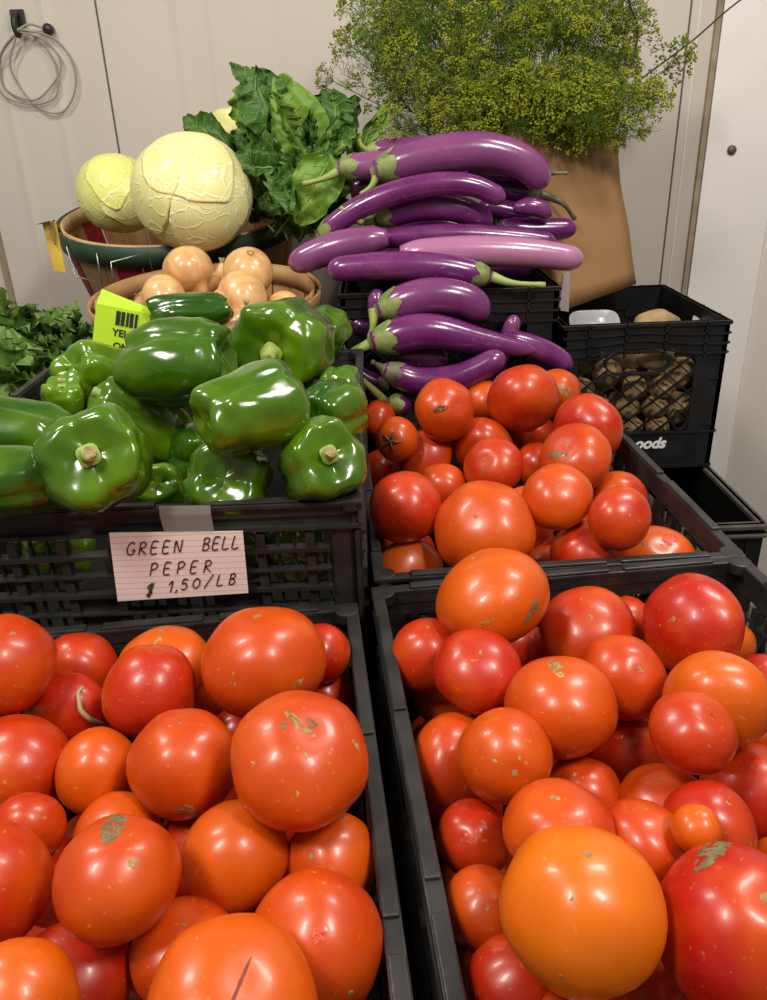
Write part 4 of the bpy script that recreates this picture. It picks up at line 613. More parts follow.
text_mesh('lettering', 'ONION', .0165, M['ink'], e, on_sign(.034, .068), weight=.0004)
b = MB()
T = on_sign(.034, .026)
for i, (u, w_) in enumerate(((0, .007), (.0085, .006), (.017, .004), (.0225, .006), (.031, .004))): b.box(u, u + w_, -.002, .021, 0, .0004, 0, T)
b.obj('printed_block', M['ink'], e)
# yellow tag with clip
e = empty('yellow_tag', (-.700, 1.80, 1.33), 'small yellow card tag clipped to the left edge of the cabbage basket', 'tag')
b = MB(); K = [(-.012, 0, .012), (.020, -.006, .020), (.022, -.012, -.09), (-.006, -.004, -.085)]
b.add([Vector(k) for k in K] + [Vector(k) + Vector((0, .001, 0)) for k in K], [(0, 3, 2, 1), (4, 5, 6, 7), (0, 1, 5, 4), (1, 2, 6, 5), (2, 3, 7, 6), (3, 0, 4, 7)])
b.add([(-.022, -.02, .012), (.004, -.03, .018), (.020, -.006, .020), (-.012, 0, .012)], [(0, 1, 2, 3)])
b.obj('card', M['yellow'], e)
b = MB(); b.tube(smoothpath([(.012, -.012, .02), (.008, -.014, -.01), (.012, -.015, -.03), (.016, -.013, -.01), (.014, -.012, .022)], 20), .0014, 6); b.obj('clip', M['metal'], e, True)

# ---------------------------------------------------------------- baskets
def basket(label, c, R, Rb, H, tilt, band=None, nslat=26, reds=()):
    e = empty('bushel_basket', c, label, 'basket', rot=Quaternion((1, 0, 0), tilt))   # origin: rim centre
    for i in range(nslat):
        a0, a1 = 2 * PI * i / nslat, 2 * PI * (i + .93) / nslat; b = MB(); vs = []
        off = .0015 * (i % 2)
        K = 8
        for k in range(K + 1):
            f = k / K; r = R + (Rb - R) * (f ** 1.25) + off; z = -H * f
            for a in (a0, (a0 + a1) / 2, a1): vs.append((r * math.cos(a), r * math.sin(a), z))
        for k in range(K + 1):
            f = k / K; r = R + (Rb - R) * (f ** 1.25) + off - .003; z = -H * f
            for a in (a0, (a0 + a1) / 2, a1): vs.append((r * math.cos(a), r * math.sin(a), z))
        n0 = 3 * (K + 1); fs = []; ms = []
        for k in range(K):
            for j in (0, 1):
                q = 3 * k + j; b_ = (q, q + 1, q + 4, q + 3); fs.append(b_[::-1]); fs.append(tuple(n0 + x for x in b_))
            fs.append((3 * k, 3 * k + 3, n0 + 3 * k + 3, n0 + 3 * k)); fs.append((3 * k + 2, n0 + 3 * k + 2, n0 + 3 * k + 5, 3 * k + 5))
        b.add(vs, fs)
        red = i in reds
        ob = b.obj('slat', M['redslat'] if red else M['wood'], e)
        if red: ob['label'] = 'red painted slat'
    def hoop(nm, r0, z0, z1, m, th=.004, rr=None):
        b = MB(); n = 72; rr = r0 if rr is None else rr
        ring = []
        for i in range(n):
            a = 2 * PI * i / n; ca, sa = math.cos(a), math.sin(a)
            ring += [(r0 * ca, r0 * sa, z0), ((r0 + th) * ca, (r0 + th) * sa, z0), ((rr + th) * ca, (rr + th) * sa, z1), (rr * ca, rr * sa, z1)]
        fs = []
        for i in range(n):
            j = (i + 1) % n
            for k in range(4): fs.append((4 * i + k, 4 * i + (k + 1) % 4, 4 * j + (k + 1) % 4, 4 * j + k))
        b.add(ring, fs); return b.obj(nm, m, e, True)
    hoop('rim_band', R + .003, .003, -.036 * R / .28 - .006, M['green'] if band else M['wood'], .005, R - .001)
    hoop('inner_band', R - .009, .004, -.03, M['woodin'] if band else M['wood'], .004, R - .012)
    rm = R + (Rb - R) * .8 + .003
    hoop('lower_band', rm + .001, -H * .80, -H * .92, M['green'] if band else M['wood'], .004, rm - .004)
    b = MB(); b.tube([(0, 0, -H), (0, 0, -H + .006)], Rb - .003, 40); b.obj('base', M['wood'], e)
    # wire bail handles
    for s in (-1, 1):
        a = -PI / 2 - .62 if s < 0 else PI / 2 + .9
        px, py = (R + .012) * math.cos(a), (R + .012) * math.sin(a); tx, ty = -math.sin(a), math.cos(a); w_ = .05
        dz = -.075 if s < 0 else .04
        q = [(px - tx * w_, py - ty * w_, -.01), (px - tx * w_ * .9, py - ty * w_ * .9, dz), (px + tx * w_ * .9, py + ty * w_ * .9, dz), (px + tx * w_, py + ty * w_, -.01)]
        b = MB(); b.tube(q, .0016, 6); b.obj('wire_handle', M['metal'], e, True)
    return e
bk_c = basket('large round slatted basket with dark green rim band and red slats, holding cabbages', (-.462, 2.0, 1.335), .275, .205, .285, math.radians(9), True, 26, (15, 18, 19, 22, 11))
bk_o = basket('smaller brown slatted wooden basket of yellow onions behind the peppers', (-.318, 1.515, 1.232), .209, .160, .205, math.radians(6), False, 24)

# ---------------------------------------------------------------- tomatoes
CR = {'LL': 'tomatoes in the front left crate', 'RL': 'tomatoes in the front right crate', 'U': 'tomatoes in the upper crate'}
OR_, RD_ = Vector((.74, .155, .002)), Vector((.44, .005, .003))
def tom_r(d, s, seed, lob, nl, dp=.09):
    """surface point of a tomato for unit direction d in its own frame (z = scar axis), radius 1"""
    z = max(-1, min(1, d.z)); th = math.acos(z); ph = math.atan2(d.y, d.x); st = math.sin(th)
    lobe = 1 + lob * math.cos(nl * ph + seed) * st * (.5 + .5 * z) + .025 * math.cos(2 * ph + seed * 2) * st
    wob = 1 + .045 * noise.noise(d * 1.3 + Vector((seed, seed * 2, 0)))
    dim = dp * math.exp(-(th / .28) ** 2) + .04 * math.exp(-((PI - th) / .25) ** 2)
    rad = (abs(d.x) ** 2.25 + abs(d.y) ** 2.25) ** (1 / 2.25) if False else 1
    return Vector((d.x * lobe * wob, d.y * lobe * wob, (z * s - dim * (1 if z > 0 else -1)) * wob))
def tomato_mesh(s, seed, lob, nl, dp):
    b = MB(); U, V = 36, 24; vs = [tom_r(Vector((0, 0, 1)), s, seed, lob, nl, dp)]
    for i in range(1, V):
        th = PI * i / V
        for j in range(U):
            a = 2 * PI * j / U; vs.append(tom_r(Vector((math.sin(th) * math.cos(a), math.sin(th) * math.sin(a), math.cos(th))), s, seed, lob, nl, dp))
    vs.append(tom_r(Vector((0, 0, -1)), s, seed, lob, nl, dp)); n = len(vs)
    fs = [(0, 1 + j, 1 + (j + 1) % U) for j in range(U)]
    for i in range(V - 2):
        for j in range(U): fs.append((1 + i * U + j, 1 + (i + 1) * U + j, 1 + (i + 1) * U + (j + 1) % U, 1 + i * U + (j + 1) % U))
    o = 1 + (V - 2) * U; fs += [(n - 1, o + (j + 1) % U, o + j) for j in range(U)]
    b.add(vs, fs); return b
def patch(name, m, parent, surf, d, R, size, asp, rag=.35, off=.004, ang=0., rings=4, label=None):
    """irregular thin patch lying on a surface round direction d"""
    d = d.normalized(); a = d.cross(Vector((.3, .1, 1))); a.normalize(); c = d.cross(a)
    a, c = a * math.cos(ang) + c * math.sin(ang), c * math.cos(ang) - a * math.sin(ang)
    K = 18; rr = [1 + rag * random.uniform(-1, .7) for _ in range(K)]; rr = [(rr[j - 1] + 2 * rr[j] + rr[(j + 1) % K]) / 4 for j in range(K)]; vs = [surf(d) * (R * (1 + off))]; fs = []
    sx, sy = (size * math.sqrt(asp), size / math.sqrt(asp))
    for k in range(1, rings + 1):
        for j in range(K):
            t_ = 2 * PI * j / K; q = k / rings * rr[j]; dd = (d + a * math.cos(t_) * sx * q + c * math.sin(t_) * sy * q).normalized()
            vs.append(surf(dd) * (R * (1 + off * (1 - .9 * (k / rings) ** 3))))
    for j in range(K): fs.append((0, 1 + j, 1 + (j + 1) % K))
    for k in range(rings - 1):
        for j in range(K): fs.append((1 + k * K + j, 1 + (k + 1) * K + j, 1 + (k + 1) * K + (j + 1) % K, 1 + k * K + (j + 1) % K))
    b = MB(); b.add(vs, fs); o = b.obj(name, m, parent, True)
    if label: o['label'] = label
    return o
def tomato(i, key, P, R, s, axis, kind, col, marks, label):
    q = Vector(axis).to_track_quat('Z', 'Y'); random.seed(100 + i); seed = random.uniform(0, 20)
    lob = random.choice((.0, .008, .015, .025)) + (.01 if R > .045 else 0); nl = random.choice((4, 5, 5, 6))
    dp = .022 if kind in ('dot', 'hole') else (-.05 if kind == 'point' else .07)
    surf = lambda d: tom_r(d, s, seed, lob, nl, dp)
    mb = tomato_mesh(s, seed, lob, nl, dp); mb.v = [(v[0] * R, v[1] * R, v[2] * R) for v in mb.v]
    o = mb.obj('tomato', M['tomato'], None, True); o.location = P; o.rotation_mode = 'QUATERNION'; o.rotation_quaternion = q
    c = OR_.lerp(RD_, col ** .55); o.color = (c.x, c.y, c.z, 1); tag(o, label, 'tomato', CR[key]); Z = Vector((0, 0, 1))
    if kind in ('dot', 'w', 'hole', 'point'):
        patch('blossom_scar', M['brown' if kind == 'hole' else 'tan'], o, surf, Z, R, .055 if kind != 'hole' else .06, 1.2, off=.006)
    if kind in ('star', 'big', 'bar'): patch('stem_scar', M['tan'], o, surf, Z, R, .085 if kind != 'bar' else .075, 1.3 if kind == 'star' else 3, rag=.5, off=.008)
    if kind == 'big': patch('stem_scar', M['scab'], o, surf, Vector((.12, .05, 1)), R, .08, 1.5, rag=.6, off=.012)
    if kind == 'scab': patch('scab', M['scab'], o, surf, Vector((.1, 0, 1)), R, .34, 2.4, rag=.3, off=.006)
    if kind == 'crack': patch('crack', M['tan'], o, surf, Z, R, .22, 6, rag=.5, off=.01)
    if kind == 'crease': patch('crease', M['deepred'], o, surf, Z, R, .09, 14, rag=.2, off=.003, ang=PI / 2)
    if kind == 'w': patch('wrinkle', M['wrink'], o, surf, Vector((.25, .2, 1)), R, .22, 1.3, off=.006)
    if kind == 'green':
        b = MB(); 
        for k in range(5):
            a = 2 * PI * k / 5; ca, sa = math.cos(a), math.sin(a); h = R * (s - .06)
            b.tube(smoothpath([(0, 0, h), (ca * R * .25, sa * R * .25, h + .003), (ca * R * .5, sa * R * .5, h - .002)], 6), [.0022, .0022, .0020, .0018, .0014, .001, .0004], 5)
        b.tube([(0, 0, h - .004), (.001, 0, h + .008)], .0018, 6); b.obj('calyx', M['calyxd'], o, True)
    qi = q.inverted()
    for (d, sz, asp, k) in marks:
        dl = qi @ Vector(d); nm, mm = {'s': ('scar', 'tan'), 'g': ('grey_scar', 'scab'), 'y': ('olive_streak', 'olive'), 'w': ('wrinkle', 'wrink'), 'b': ('brown_scar', 'brown')}[k]
        patch(nm, M[mm], o, surf, dl, R, sz * .95, asp, rag=.5, off=.005, ang=random.uniform(-.6, .6))
    return o
for i, t in enumerate(TOMATOES): tomato(i, *t)
def at_crate(cr, u, v, z): return tuple(cr.matrix_basis @ Vector((u, v, z - .855)))
random.seed(31); i = 200
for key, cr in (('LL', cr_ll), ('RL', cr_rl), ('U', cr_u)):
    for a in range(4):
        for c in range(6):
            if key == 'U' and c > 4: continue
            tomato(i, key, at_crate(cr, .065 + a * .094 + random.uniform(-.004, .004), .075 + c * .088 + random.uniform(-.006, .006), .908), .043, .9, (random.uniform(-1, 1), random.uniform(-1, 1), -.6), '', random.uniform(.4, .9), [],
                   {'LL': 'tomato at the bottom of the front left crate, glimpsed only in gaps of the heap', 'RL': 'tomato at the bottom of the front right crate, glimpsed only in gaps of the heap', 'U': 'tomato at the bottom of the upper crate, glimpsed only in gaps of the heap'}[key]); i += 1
b = MB(); b.tube(smoothpath(DRY_STEM, 24), [.0012 + .0008 * math.sin(k / 24 * PI) + .0006 * k / 24 for k in range(25)], 7)
tag(b.obj('dry_stem', M['dry'], smooth=True), 'thin curled dry stem lying on a dull red tomato in the front left crate', 'stem')

# ---------------------------------------------------------------- bell peppers
def pepper(i, P, hL, R, axis, nl, shade, label):
    random.seed(300 + i); sd = random.uniform(0, 30); q = Vector(axis).to_track_quat('Z', 'Y') @ Quaternion((0, 0, 1), random.uniform(0, 6))
    tp = random.uniform(.10, .26)
    facing = label.count('stem') > 0 and 'eggplant' not in label
    dep = .10 if facing else random.uniform(.15, .21)
    def surf(th, ph):
        c, s_ = math.cos(th), math.sin(th)
        lob = abs(math.cos(nl * ph / 2 + .25 * math.sin(ph * 2 + sd)))
        g = 1 - dep * (1 - lob ** .55) + (.035 * math.cos((nl + 3) * ph + sd) if facing else 0)
        r = (abs(s_) ** .62) * g; z = (abs(c) ** .8) * (1 if c > 0 else -1)
        r *= 1 - tp * (1 - z) / 2 * (1 if z < 1 else 0)
        z -= .30 * math.exp(-(th / .42) ** 2); z += .22 * math.exp(-((PI - th) / .42) ** 2) - .10 * (lob - .5) * (1 if c < 0 else -.6) * abs(c)
        d = Vector((s_ * math.cos(ph), s_ * math.sin(ph), c)); k = (1.08 if i else 1.0) + .15 * noise.noise(d * 1.4 + Vector((sd, 0, sd)))
        k += .045 * noise.noise(d * 3.6 + Vector((0, sd, 0)))
        return Vector((r * math.cos(ph) * R * k, r * math.sin(ph) * R * k, z * hL * k))
    U, V = 56, 32; vs = [surf(.0001, 0)]
    for a in range(1, V):
        for j in range(U): vs.append(surf(PI * a / V, 2 * PI * j / U))
    vs.append(surf(PI - .0001, 0)); n = len(vs); fs = [(0, 1 + j, 1 + (j + 1) % U) for j in range(U)]
    for a in range(V - 2):
        for j in range(U): fs.append((1 + a * U + j, 1 + (a + 1) * U + j, 1 + (a + 1) * U + (j + 1) % U, 1 + a * U + (j + 1) % U))
    o_ = 1 + (V - 2) * U; fs += [(n - 1, o_ + (j + 1) % U, o_ + j) for j in range(U)]
    b = MB(); b.add(vs, fs); o = b.obj('bell_pepper', M['pepper'], None, True); o.location = P; o.rotation_mode = 'QUATERNION'; o.rotation_quaternion = q
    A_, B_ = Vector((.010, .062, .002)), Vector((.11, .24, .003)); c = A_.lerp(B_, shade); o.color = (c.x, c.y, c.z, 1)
    tag(o, label, 'bell pepper', 'green bell peppers in the crate')
    z0 = surf(.12, 0).z
    b = MB(); K = 20; cv = [(0, 0, z0 + .004)]
    for kk, f in ((1, .5), (2, 1.0)):
        for j in range(K):
            a = 2 * PI * j / K; rr = R * .22 * f * (1 + .08 * math.cos(nl * a)); cv.append((rr * math.cos(a), rr * math.sin(a), z0 + .004 - (.0 if kk == 1 else .003)))
    cf = [(0, 1 + j, 1 + (j + 1) % K) for j in range(K)] + [(1 + j, 1 + K + j, 1 + K + (j + 1) % K, 1 + (j + 1) % K) for j in range(K)]
    b.add(cv, cf); b.obj('calyx', M['stem'], o, True)
    h = R * .26
    b = MB(); b.tube(smoothpath([(0, 0, z0), (.001, .0, z0 + h * .5), (R * .06, R * .03, z0 + h)], 8), [R * .19, R * .165, R * .15, R * .14, R * .135, R * .135, R * .14, R * .145, R * .14], 16, prof=lambda k, a: 1 + .06 * math.cos(5 * a))
    st = b.obj('stem', M['stem'], o, True)
    b = MB(); b.tube([(R * .06, R * .03, z0 + h - .0005), (R * .062, R * .031, z0 + h + .0015)], [R * .13, R * .11], 16, prof=lambda k, a: 1 + .12 * math.cos(3 * a + 1)); cs = b.obj('cut_end', M['cutstem'], st)
    return o
for i, t in enumerate(PEPPERS): pepper(i, *t)

# ---------------------------------------------------------------- eggplants
def eggplant(i, pts, R, stem, cal, hue, label):
    random.seed(500 + i); P0 = Vector(pts[0]); path = [p - P0 for p in smoothpath(pts, 30)]
    L = sum((a - b_).length for a, b_ in zip(path, path[1:])); cum = [0]
    for a, b_ in zip(path, path[1:]): cum.append(cum[-1] + (a - b_).length)
    def rad(s_):                                                       # s_ in metres from the stem end
        f = s_ / L; a = min(1, s_ / (R * 1.5)); e_ = min(1, (L - s_) / (R * 1.15))
        tp = 1 if 'tapering' not in label else (1.05 - .62 * f ** 1.5)
        return R * (.62 + .38 * math.sin(a * PI / 2)) * math.sqrt(max(.0, 1 - (1 - e_) ** 2)) * (.86 + .14 * math.sin(PI * min(1, f * 1.1))) * tp
    # resample with denser ends
    def at(s_):
        for k in range(len(cum) - 1):
            if s_ <= cum[k + 1] + 1e-9: return path[k].lerp(path[k + 1], (s_ - cum[k]) / max(1e-9, cum[k + 1] - cum[k]))
        return path[-1]
    ss = [L * k / 26 for k in range(24)] + [L - R * q for q in (1.0, .8, .6, .4, .25, .12, .04, .0) if L - R * q > L * 23 / 26 + .001]
    ss = sorted(ss)
    cp = [at(s_) for s_ in ss]; cr = [max(.0006, rad(s_)) for s_ in ss]
    b = MB(); b.tube(cp, cr, 20); o = b.obj('eggplant', M['eggplant'], None, True); o.location = P0
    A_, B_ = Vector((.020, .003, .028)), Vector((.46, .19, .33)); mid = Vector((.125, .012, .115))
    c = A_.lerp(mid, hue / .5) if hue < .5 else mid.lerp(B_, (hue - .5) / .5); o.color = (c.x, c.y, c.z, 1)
    tag(o, label, 'eggplant', 'eggplants heaped in two piles')
    if stem:
        m = M['calyxl'] if cal != 'd' else M['calyxd']; cl = R * 1.35; n = 20; K = 8; vs = []; fs = []
        back = (cp[0] - cp[1]).normalized()
        for k in range(K + 1):
            for j in range(n):
                a = 2 * PI * j / n; ln = cl * (.62 + .38 * abs(math.cos(2.5 * a)) ** .8) * (1 + .1 * random.uniform(-1, 1)); s_ = ln * k / K
                vs.append((s_, a))
        me = []
        t0 = (cp[1] - cp[0]).normalized()
        for (s_, a) in vs:
            c_ = at(min(s_, L * .9)); t_ = (at(min(s_ + .004, L)) - at(max(0, s_ - .001))).normalized(); u = t_.cross(Vector((.13, .21, 1)).normalized())
            u.normalize(); v = t_.cross(u); k_ = min(1, s_ / (cl * .35)); r_ = (rad(s_) + .0012) * (.45 + .55 * math.sin(k_ * PI / 2)) if s_ < cl * .35 else rad(s_) + .0012
            me.append(c_ - t0 * (R * .25 * (1 - k_)) + (u * math.cos(a) + v * math.sin(a)) * max(r_, .003))
        for k in range(K):
            for j in range(n): fs.append((k * n + j, k * n + (j + 1) % n, (k + 1) * n + (j + 1) % n, (k + 1) * n + j))
        b = MB(); b.add(me, fs); b.obj('calyx', m, o, True)
        sp = smoothpath([Vector(stem[0]) - P0] + [Vector(p) - P0 for p in stem[1:]], 14); r0 = min(.009, R * .34)
        b = MB(); b.tube(sp, [r0 * (1.15 - .62 * min(1, k / 9)) + (.0008 if k > 12 else 0) for k in range(15)], 9); st_ = b.obj('stem', m if cal == 'd' else M['stem'], o, True)
    return o
for i, t in enumerate(EGGPLANTS): eggplant(i, *t)

# ---------------------------------------------------------------- onions
def onion(i, P, R, axis, label, tall=1.0):
    random.seed(700 + i); q = Vector(axis).to_track_quat('Z', 'Y'); b = MB(); pr = []
    for k in range(26):
        f = k / 25; th = PI * (1 - f); r = R * math.sin(th) ** .95; z = -R * .92 * math.cos(PI - th) if False else R * .92 * math.cos(th) * (-1)
        pr.append((r, z))
    pts = []; 
    for k in range(22):
        th = PI * k / 24; pts.append((max(.002, R * math.sin(th)), -R * .90 * tall * math.cos(th)))
    rN = pts[-1][0]; zN = pts[-1][1]
    for f in (.25, .5, .75, 1): pts.append((max(.0035, rN * (1 - f) + .0045 * f), zN + R * .42 * f))
    b.tube([(0, 0, z) for r, z in pts], [r for r, z in pts], 28, prof=lambda k, a: 1 + .02 * math.cos(3 * a + i))
    o = b.obj('onion', M['onion'], None, True); o.location = P; o.rotation_mode = 'QUATERNION'; o.rotation_quaternion = q
    tag(o, label, 'onion', 'yellow onions in the wooden basket')
    b = MB(); z1 = pts[-1][1]
    for k in range(5): 
        a = 2 * PI * k / 5; b.tube(smoothpath([(0, 0, z1 - .004), (.002 * math.cos(a), .002 * math.sin(a), z1 + .004), (.006 * math.cos(a), .006 * math.sin(a), z1 + .011)], 5), [.003, .0028, .0024, .0018, .0012, .0005], 5)
    b.obj('dry_neck', M['dry'], o, True)
    b = MB()
    for k in range(14):
        a = 2 * PI * k / 14; z_ = -R * .9 * tall; b.tube([(.003 * math.cos(a), .003 * math.sin(a), z_ + .002), (.007 * math.cos(a), .007 * math.sin(a), z_ - .003)], .0007, 4)
    b.obj('roots', M['root'], o)
for i, t in enumerate([
    ((-.357, 1.55, 1.270), .049, (.55, -.35, -.75), 'onion with its pointed neck down right, directly under the big cabbage'),
    ((-.238, 1.53, 1.268), .047, (-.25, .5, -.85), 'onion with a dark root end on top, at the back right of the basket'),
    ((-.243, 1.452, 1.232), .050, (-.8, -.45, .1), 'onion in front of the one showing its roots, neck to the left'),
    ((-.388, 1.47, 1.232), .045, (-.9, -.1, -.1), 'onion at the left of the basket just behind the lime sign'),
    ((-.425, 1.545, 1.205), .042, (-.3, -.8, .5), 'small orange brown onion at the far left, half hidden behind the lime sign'),
    ((-.235, 1.39, 1.190), .040, (.2, -.3, .8), 'low pale onion right behind the narrow dark pepper'),
    ((-.172, 1.47, 1.205), .037, (.6, .1, -.5), 'onion at the right end of the basket beside the eggplant calyx'),
    ((-.31, 1.62, 1.215), .045, (.1, .1, 1), 'onion low at the back between the cabbage and the two tallest onions'),
    ((-.315, 1.455, 1.175), .045, (.1, -.2, 1), 'onion low in the middle of the basket under its neighbours')]): onion(i, *t)

# ---------------------------------------------------------------- cabbages
def cabbage(i, P, R, rot, tint, label, leaves, sq=.93):
    random.seed(800 + i)
    f0 = lambda d: Vector((d.x, d.y, d.z * sq)) * (1 + .035 * noise.noise(d * 1.5 + Vector((i * 3., 0, 0))))
    b = MB(); U, V = 48, 32; vs = [f0(Vector((0, 0, 1))) * R]
    for k in range(1, V):
        for j in range(U):
            th, a = PI * k / V, 2 * PI * j / U; vs.append(f0(Vector((math.sin(th) * math.cos(a), math.sin(th) * math.sin(a), math.cos(th)))) * R)
    vs.append(f0(Vector((0, 0, -1))) * R); n = len(vs); fs = [(0, 1 + j, 1 + (j + 1) % U) for j in range(U)]
    for a in range(V - 2):
        for j in range(U): fs.append((1 + a * U + j, 1 + (a + 1) * U + j, 1 + (a + 1) * U + (j + 1) % U, 1 + a * U + (j + 1) % U))
    o_ = 1 + (V - 2) * U; fs += [(n - 1, o_ + (j + 1) % U, o_ + j) for j in range(U)]
    b.add(vs, fs); o = b.obj('cabbage', M['cabbage'], None, True); o.location = P; o.rotation_euler = rot; o.color = (*tint, 1)
    tag(o, label, 'cabbage', 'pale cabbages in the green rimmed basket')
    for (d, sx, sy, lift, ang, tc) in leaves:
        d = Vector(d).normalized(); a = d.cross(Vector((.3, .1, 1))).normalized(); c = d.cross(a); a, c = a * math.cos(ang) + c * math.sin(ang), c * math.cos(ang) - a * math.sin(ang)
        K, Rn = 40, 14; rr = [1 + .07 * math.sin(3 * 2 * PI * j / K + i) + .05 * math.sin(7 * 2 * PI * j / K) + random.uniform(-.03, .03) for j in range(K)]
        vs = [f0(d) * R * 1.012]; fs = []
        for k in range(1, Rn + 1):
            for j in range(K):
                t_ = 2 * PI * j / K; q = k / Rn * rr[j]; ct, st = math.cos(t_), math.sin(t_)
                point = 1 + .35 * max(0, ct) ** 6
                dd = (d + a * ct * math.tan(min(1.35, sx)) * q * point + c * st * math.tan(min(1.35, sy)) * q).normalized()
                l_ = 1.012 + (lift * max(0, ct) ** 1.5 * (k / Rn) ** 4) + .008 * (k / Rn) ** 6
                vs.append(f0(dd) * R * l_)
        for j in range(K): fs.append((0, 1 + j, 1 + (j + 1) % K))
        for k in range(Rn - 1):
            for j in range(K): fs.append((1 + k * K + j, 1 + (k + 1) * K + j, 1 + (k + 1) * K + (j + 1) % K, 1 + k * K + (j + 1) % K))
        b = MB(); b.add(vs, fs); lf = b.obj('outer_leaf', M['cabbage'], o, True); lf.color = (*tc, 1)
        sm = lf.modifiers.new('thick', 'SOLIDIFY'); sm.thickness = .0012; sm.offset = 1
    return o
cabbage(0, (-.366, 1.74, 1.394), .122, (0, 0, 0), (1.0, .98, .92), 'largest round cream coloured cabbage in front, hanging over the green basket rim',
        [((.1, -.75, .75), .85, .75, .02, 2.6, (1.05, 1.02, .95)), ((.5, -.9, -.3), .75, .7, .02, 1.2, (1.1, 1.1, 1.12)), ((-.7, -.7, .2), .6, .8, .01, 3.4, (1, 1.0, .86))])
cabbage(1, (-.596, 1.985, 1.385), .094, (0, .3, .2), (.90, .98, .66), 'smaller yellow green cabbage at the left of the basket',
        [((-.2, -.8, .6), .8, .6, .03, 2.2, (.95, 1.02, .62)), ((.5, -.9, -.1), .6, .6, .02, .6, (1.1, 1.12, .95))])
cabbage(2, (-.318, 2.05, 1.43), .10, (0, 0, 0), (1.0, 1.0, .8), 'cabbage at the back right of the basket with a pointed leaf sticking up',
        [((.25, -.7, .8), .8, .75, .40, -1.1, (1.04, 1.04, .86))])

# ---------------------------------------------------------------- leaves
def leaf_mesh(L, W, curl, fold, ruffle, seed, lobed=0., nr=5):
    b = MB(); K, J = 22, 10; vs = []; random.seed(seed)
    for k in range(K + 1):
        s_ = k / K
        hw = W / 2 * (math.sin(PI * min(1, s_ ** .75 * .98)) ** .65) * (1 - lobed * .5 * (1 + math.cos(s_ * 26 + seed)) * (1 - s_ * .6)) + .002
        for j in range(-J, J + 1):
            w_ = j / J; rf0 = .016 * noise.noise(Vector((w_ * 1.6, s_ * 3.2, seed * 7.3))) + .006 * noise.noise(Vector((w_ * 4, s_ * 8, seed * 3.3))); rf = ruffle * math.sin(s_ * nr * 6.3 + seed + (2 if w_ > 0 else 0)) * abs(w_) ** 2 + ruffle * .5 * math.sin(s_ * nr * 13 + seed) * abs(w_) ** 3
            vs.append((w_ * hw * math.cos(fold * abs(w_)) + rf0 * .5, L * math.sin(s_ * curl) / curl if curl else L * s_, rf0 + hw * abs(w_) * math.sin(fold) + rf - L * (1 - math.cos(s_ * curl)) / curl if curl else hw * abs(w_) * math.sin(fold) + rf))
    n = 2 * J + 1
    fs = [(k * n + j, k * n + j + 1, (k + 1) * n + j + 1, (k + 1) * n + j) for k in range(K) for j in range(n - 1)]
    b.add(vs, fs); rib = [(vs[k * n + J][0], vs[k * n + J][1], vs[k * n + J][2] + .0008) for k in range(K + 1)]
    ribs = []
    for q in range(3, K - 3, 3):
        for sg in (-1, 1):
            ribs.append([(vs[min(K, q + int(u * 3)) * n + J + sg * int(u * J * .85)]) for u in (0, .35, .7, 1)])
    return b, rib, ribs
def leaf(parent, base, tipdir, nrm, L, W, curl, fold, ruffle, seed, m, lobed=0., stalk=.0, nr=5, name='leaf'):
    y = Vector(tipdir).normalized(); z = Vector(nrm); z = (z - y * z.dot(y)).normalized(); x = y.cross(z)
    b, rib, ribs = leaf_mesh(L, W, curl, fold, ruffle, seed, lobed, nr)
    o = b.obj(name, m, parent, True)
    o.matrix_local = Matrix(((x.x, y.x, z.x, base[0]), (x.y, y.y, z.y, base[1]), (x.z, y.z, z.z, base[2]), (0, 0, 0, 1)))
    b = MB(); K = len(rib)
    if stalk: rib = [(0, -stalk, -.0)] + rib; K += 1
    b.tube(rib, [max(.0005, .0028 * (1 - k / K)) for k in range(K)], 5)
    for r_ in ribs: b.tube([(p[0], p[1], p[2] + .0004) for p in r_], [.0009, .0008, .0006, .0003], 4)
    b.obj('midrib', M['rib'], o, True)
    return o
gb = Vector((-.185, 1.80, 1.305))
e = empty('leafy_greens_bunch', gb, 'bunch of big dark green leaves between the cabbages and the dill', 'greens')
random.seed(42)
G = []
for i in range(62):
    az = random.uniform(-.75, 1.0); el = random.uniform(.15, 1.0)
    # fan: x spread, mostly up, leaning to the viewer
    d = Vector((math.sin(az) * .85 - .02, (-.55 * random.uniform(-.3, 1)) if az > -.15 else random.uniform(.35, .7), .55 + .75 * el)).normalized()
    L = random.uniform(.09, .15); st = random.uniform(.02, .19)
    G.append((d, L, st, i))
for d, L, st, i in G:
    base = d * st * 1.1 + Vector((random.uniform(-.04, .04), random.uniform(-.03, .03), 0))
    nrm = Vector((random.uniform(-.5, .5), -1, random.uniform(.0, .7)))
    leaf(e, base, d + Vector((random.uniform(-.35, .35), random.uniform(-.3, .1), random.uniform(-.3, .2))), nrm, L, random.uniform(.05, .09), random.uniform(.5, 2.2), random.uniform(.1, .7), random.uniform(.004, .012), i, M['leafA'] if i % 5 else M['leafB'], lobed=random.choice((0, .25, .45)), stalk=.05)
